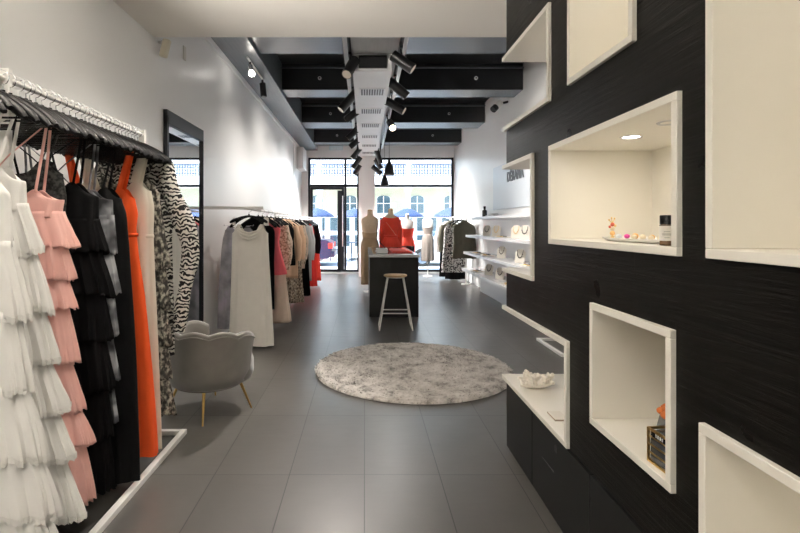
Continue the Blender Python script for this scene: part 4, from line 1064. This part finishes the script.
# unseen uplighters added beside and behind the camera to brighten the soffit
for x, y, rz in ((XL, .9, 0), (XL, -1.0, 0), (-.1, YB, R(90))):
    t = thing('added_uplighter', 'white half round uplighter added out of view to brighten the soffit', 'added fill lamp', (x, y, 2.05), rz, 'added fill uplighters')
    MB().lathe([(.03, 0), (.08, .02), (.10, .10)], 28, (.11, 0, 0), 1, 1.3, (True, False)).build('fill_lamp_bowl', WHITE, t, solid=.004)
    MB().box(0, .03, -.05, .05, .02, .08).build('wall_bracket', WHITE, t)
    dd = (cos(rz)*.11, sin(rz)*.11)
    light('fill_uplight', 'SPOT', (x+dd[0], y+dd[1], 2.10), UPFILL_E*(3.1 if y > 0 else .75), (1, .955, .89), (-.35, 2.3, 2.866) if y > 0 else (x+dd[0]*4, y+dd[1]*4+.5, 4), .05, 76 if y > 0 else 150, 1.0)

for yb, lab in ((7.5, 'first lit'), (9.88, 'second'), (12.26, 'farthest')):
    for xb, side in ((-.70, 'left'), (1.74, 'right')):
        t = thing('ceiling_cap', 'small pale round cap on the %s black cross beam, %s of the duct' % (lab.replace('first lit', 'nearest'), side), 'cap', (xb, yb, 3.63))
        MB().cyl((0, -.018, 0), (0, 0, 0), .028, 18).build('cap_disc', DUCTW, t); MB().cyl((0, -.024, 0), (0, -.018, 0), .012, 12).build('cap_centre', BLACKMETAL, t)

# ------------------------------------------------------------------ small wall things
t = thing('motion_sensor', 'cream motion sensor on a bracket where soffit meets left wall', 'sensor', (-1.655, 3.99, 2.80))
MB().box(-.03, .03, -.03, .02, -.075, .075).xf(Matrix.Rotation(R(14), 4, 'Y')).build('sensor_body', mat('cream_plastic', (.72, .66, .52), .45), t, bevel=.01)
MB().tube([(-.005, .02, .05), (-.065, .02, .06)], .012, 8).build('sensor_bracket', WHITEMETAL, t)
t = thing('wall_plate', 'narrow cream cover plate on the left wall below the beam', 'wall plate', (XL, 4.57, 2.97))
MB().box(0, .012, -.03, .03, -.065, .065).build('cover_plate', mat('cream_plastic2', (.66, .64, .58), .5), t, bevel=.003)
t = thing('wall_cabinet', 'white box fixed high on the left wall by the shopfront', 'wall box', (XL, 12.5, 2.8))
MB().box(0, .17, -.35, .35, 0, .52).build('box_body', FW, t, bevel=.006)
MB().box(-.0, .18, -.36, .36, -.03, 0).build('box_lip', WHITE, t)
t = thing('wall_intercom', 'small grey box at the bottom of a cable on the left wall', 'wall box', (XL, 11.6, 1.98))
MB().box(0, .04, -.05, .05, 0, .12).build('box_body', mat('grey_plastic', (.5, .5, .5), .5), t, bevel=.004)
MB().box(0, .015, -.01, .01, .12, 1.35).build('cable', FW, t)
# ------------------------------------------------------------------ street
GY = -.06
ASPH = mat('street_concrete', (.66, .66, .65), .9, var=.08, scale=3)
struct(B(-30, 30, YF+.1, 40, -.3, GY).build('street', ASPH))
struct(B(-30, 30, YF+.15, 15.2, GY, -.02).build('pavement', mat('pavement', (.68, .67, .65), .85, var=.06, scale=3)))
STUCCO = mat('cream_stucco', (.46, .445, .33), .8, var=.05, scale=2)
WSTUC = mat('white_stucco', (.80, .80, .78), .7, var=.03, scale=2)
SGLASS = mat('street_window_glass', (.06, .10, .12), .12, spec=.7)
bl_ = thing('street_building', 'cream building with arched windows and lace balcony across the street', 'building', (0, 24, 0))
MB().box(-16, 16, 0, 1, 0, 3.35).build('wall', STUCCO, bl_)
MB().box(-16, 16, 0, 1, 3.35, 9).build('upper_wall', WSTUC, bl_)
MB().box(-16, 16, -2.0, 0, 3.20, 3.56).build('balcony_slab', WSTUC, bl_, bevel=.03)
for k in range(-5, 7):
    x = -2.1+2.07*(k-0)
    MB().box(x-.10, x+.10, -1.6, -1.4, GY, 3.2).build('post', WSTUC, bl_, bevel=.01)
    MB().box(x-.16, x+.16, -1.66, -1.34, 2.95, 3.2).build('post_capital', WSTUC, bl_, bevel=.02)
LACE = mat('painted_iron_lace', (.05, .07, .115), .5)
for k in range(-5, 6):
    x0 = -2.1+2.07*k+.12; x1 = x0+1.83
    m = MB(); m.box(x0, x1, -1.93, -1.90, 4.12, 4.18).box(x0, x1, -1.93, -1.90, 3.60, 3.64).box(x0, x1, -1.93, -1.90, 3.96, 3.99)
    nb = 15
    for j in range(nb+1):
        xx = x0+(x1-x0)*j/nb; m.box(xx-.022, xx+.022, -1.93, -1.90, 3.6, 4.15)
        if j < nb:
            cxm = xx+(x1-x0)/nb/2
            m.tube([(cxm+.05*cos(2*pi*q/10), -1.915, 3.80+.10*sin(2*pi*q/10)) for q in range(11)], .024, 5)
            m.tube([(cxm+.045*cos(2*pi*q/8), -1.915, 4.055+.045*sin(2*pi*q/8)) for q in range(9)], .020, 5)
    m.build('railing_panel', LACE, bl_)
def arch(xc, w, z0, z1, y=-.03):
    poly = [(xc-w/2, z0), (xc+w/2, z0)]
    for i in range(13):
        a = pi*i/12; poly.append((xc+w/2*cos(a), z1-w*.22+w*.22*sin(a)))
    f = MB().prism(poly, -.06, .0).build('window_frame', WSTUC, bl_)
    s_ = .90
    MB().prism([(xc+(x-xc)*s_, z0+.03+(z-z0)*.965) for x, z in poly], -.075, -.061).build('window_pane', SGLASS, f)
    m = MB(); m.box(xc-.02, xc+.02, -.085, -.076, z0+.04, z1-.05); m.box(xc-w*.44, xc+w*.44, -.085, -.076, z1-.42, z1-.38)
    m.build('window_bars', WSTUC, f)
for k in range(-6, 8):
    arch(.95+1.68*k, .72, 1.92, 2.83)
MB().box(-16, 16, -.05, 0, GY, 1.84).build('plinth_wall', WSTUC, bl_)
for k in range(-14, 16):
    MB().box(-.9+.62*k-.2, -.9+.62*k+.16, -.062, -.05, 1.06, 1.72).build('dark_panel', SGLASS, bl_); MB().box(-.9+.62*k-.2, -.9+.62*k+.16, -.062, -.05, .30, .85).build('dark_panel', SGLASS, bl_)
t = thing('wall_sign', 'small white plate between the arched windows across the street', 'sign', (1.45, 23.93, 2.35))
MB().box(-.12, .12, -.03, .0, -.1, .1).build('sign_plate', WSTUC, t, bevel=.01)
MB().box(-.06, .06, -.036, -.03, -.02, .02).build('sign_mark', BLACKMETAL, t)
# cafe umbrellas and furniture
BLUE = mat('blue_canvas', (.035, .06, .15), .7, var=.12, scale=3)
for x, y, lab in ((-1.85, 19.0, 'blue cafe umbrella seen through the glass door on the left'), (-.42, 19.6, 'blue cafe umbrella just left of the white pillar'),
                  (1.72, 19.2, 'blue cafe umbrella behind the red strapless dress'), (3.35, 18.8, 'blue cafe umbrella at the right edge of the shop window')):
    t = thing('cafe_umbrella', lab, 'umbrella', (x, y, GY), 0, 'blue umbrellas on the street'); t.scale = (1.1, 1.1, .90)
    rows = []
    for r, z in ((.02, 2.33), (.25, 2.22), (.48, 2.06), (.62, 1.93)):
        rows.append([(r*(1-.05*abs(sin(4*2*pi*j/64)))*cos(2*pi*j/64), r*(1-.05*abs(sin(4*2*pi*j/64)))*sin(2*pi*j/64), z) for j in range(64)])
    MB().grid(rows, True, (True, False)).build('canopy', BLUE, t, solid=.01)
    MB().cyl((0, 0, .04), (0, 0, 2.35), .022, 8).build('pole', WHITEMETAL, t)
    MB().cyl((0, 0, 0), (0, 0, .06), .2, 16).build('base', BLACKMETAL, t)
IRON = mat('dark_blue_iron', (.03, .045, .08), .5)
def cafe_chair(x, y, rz, lab):
    t = thing('cafe_chair', lab, 'chair', (x, y, GY), rz, 'cafe chairs across the street')
    MB().box(-.2, .2, -.2, .2, .44, .47).build('seat', IRON, t, bevel=.01)
    for sx in (-1, 1):
        for sy in (-1, 1): MB().tube([(sx*.18, sy*.18, .44), (sx*.2, sy*.2, 0)], .014, 6).build('leg', IRON, t)
    m = MB()
    for i in range(5): m.box(-.18+.08*i, -.16+.08*i+.01, .18, .20, .47, .9)
    m.box(-.2, .2, .175, .205, .88, .94); m.build('backrest', IRON, t)
cafe_chair(-1.12, 18.6, 0, 'dark iron cafe chair beside the small table seen through the door')
cafe_chair(.16, 18.5, .6, 'dark iron cafe chair closest to the pillar across the street')
t = thing('cafe_table', 'small dark cafe table across the street seen through the glass door', 'table', (-.5, 18.6, GY))
MB().cyl((0, 0, .72), (0, 0, .75), .34, 24).build('table_top', IRON, t); MB().cyl((0, 0, .02), (0, 0, .72), .025, 8).build('column', IRON, t); MB().cyl((0, 0, 0), (0, 0, .03), .2, 20).build('base', IRON, t)
# cars
def car(lab, x, y, z, length, m, flip, glassm):
    """side profile along X, front at -X unless flip"""
    t = thing('parked_car', lab, 'car', (x, y, z)); s = -1 if flip else 1; L = length
    body = [(-.50, .30), (-.49, .62), (-.44, .74), (-.27, .86), (.34, .92), (.46, .90), (.50, .80), (.50, .38), (.47, .26), (-.47, .24)]
    roof = [(-.27, .86), (-.13, 1.34), (-.02, 1.43), (.18, 1.42), (.34, .92)]
    def loft(poly, hw_lo, hw_hi, zlo, zhi):
        n = len(poly); rows = []
        for f in (-1, -.97, .97, 1):
            rows.append([(s*px_*L*(.985 if abs(f) == 1 else 1), f*(hw_lo+(hw_hi-hw_lo)*max(0, min(1, (pz-zlo)/(zhi-zlo)))), pz) for px_, pz in poly])
        return MB().grid(rows, True, (True, True))
    loft(body, .86, .80, .3, .92).build('body', m, t, bevel=.02)
    loft(roof, .78, .60, .86, 1.43).build('cabin', m, t, bevel=.02)
    for f in (-1, 1):
        q = [(-.235, .90), (-.115, 1.30), (.0, 1.375), (.015, .90)]; q2 = [(.03, .90), (.03, 1.375), (.17, 1.36), (.285, .93)]
        for p_ in (q, q2):
            vs = [(s*a*L, f*(.795-(.18)*(b_-.86)/.57), b_) for a, b_ in p_]
            vs2 = [(a, b_*1.008, c) for a, b_, c in vs]
            MB().add(vs+vs2, [(0, 1, 2, 3), (7, 6, 5, 4), (0, 1, 5, 4), (1, 2, 6, 5), (2, 3, 7, 6), (3, 0, 4, 7)]).build('side_window', glassm, t, smooth=False)
    for a, b_ in (((-.262, .89), (-.135, 1.33)), ((.325, .94), (.192, 1.39))):
        dxs = -.012 if a[0] < 0 else .012
        vs = [(s*(a[0]+dxs)*L, -.70, a[1]), (s*(a[0]+dxs)*L, .70, a[1]), (s*(b_[0]+dxs)*L, .57, b_[1]), (s*(b_[0]+dxs)*L, -.57, b_[1])]
        vs2 = [(v[0]-s*dxs*L*1.2, v[1], v[2]) for v in vs]
        MB().add(vs+vs2, [(0, 1, 2, 3), (7, 6, 5, 4), (0, 1, 5, 4), (1, 2, 6, 5), (2, 3, 7, 6), (3, 0, 4, 7)]).build('windscreen', glassm, t, smooth=False)
    TY = mat('tyre', (.015, .015, .015), .8)
    for a in (-.32, .31):
        for f in (-1, 1):
            w = MB().cyl((s*a*L, f*.66, .31), (s*a*L, f*.87, .31), .31, 28).build('wheel', TY, t, bevel=.03)
            MB().cyl((s*a*L, f*.865, .31), (s*a*L, f*.88, .31), .20, 20).build('hub_cap', CHROME, w)
    TL = mat('tail_light', (.75, .03, .02), .25, emit=(1, .05, .03), estr=.08)
    for f in (-1, 1):
        MB().box(s*.472*L, s*.505*L, f*.84, f*.52, .62, .80).build('tail_light', TL, t, bevel=.01)
        MB().box(-s*.495*L, -s*.46*L, f*.80, f*.50, .60, .72).build('head_light', CHROME, t, bevel=.01)
    MB().box(s*.49*L, s*.52*L, -.8, .8, .32, .52).build('bumper', m, t, bevel=.02)
    return t
CARBLUE = mat('dark_blue_car_paint', (.010, .018, .045), .35, spec=.3)
CARWHITE = mat('silver_white_car_paint', (.42, .44, .47), .3, coat=.3)
CARGLASS = mat('car_glass', (.07, .12, .16), .08, spec=.8)
car('dark blue car with red tail light parked outside the glass door', -3.35, 17.0, GY, 4.5, CARBLUE, False, CARGLASS)
car('silver white car parked outside the right shop window', 3.35, 17.0, GY, 4.4, CARWHITE, False, CARGLASS)

# ------------------------------------------------------------------ daylight
wd = bpy.data.worlds.new('daylight'); S.world = wd; wd.use_nodes = True
nt = wd.node_tree; bg = nt.nodes['Background']
sky = nt.nodes.new('ShaderNodeTexSky'); sky.sky_type = 'HOSEK_WILKIE'; sky.turbidity = 4; sky.sun_direction = Vector((-.5, -.35, .8)).normalized(); sky.ground_albedo = .4
hs = nt.nodes.new('ShaderNodeHueSaturation'); hs.inputs['Saturation'].default_value = 1.0
nt.links.new(sky.outputs[0], hs.inputs['Color']); nt.links.new(hs.outputs[0], bg.inputs['Color']); bg.inputs['Strength'].default_value = SKY_E
sd = bpy.data.lights.new('sun', 'SUN'); sd.energy = SUN_E; sd.angle = R(.6); sd.color = (1, .97, .92)
so = bpy.data.objects.new('sun', sd); COL.objects.link(so); so.location = (-5, 18, 15); so.rotation_euler = Vector((.55, .45, -.85)).to_track_quat('-Z', 'Y').to_euler()
S.view_settings.view_transform = 'Standard'; S.view_settings.look = 'None'; S.view_settings.gamma = 1; S.view_settings.use_curve_mapping = False
S.view_settings.exposure = EXPO
S.cycles.max_bounces = 10; S.cycles.diffuse_bounces = 6; S.cycles.glossy_bounces = 5; S.cycles.transparent_max_bounces = 10
S.cycles.use_denoising = True
S.cycles.sample_clamp_indirect = 6
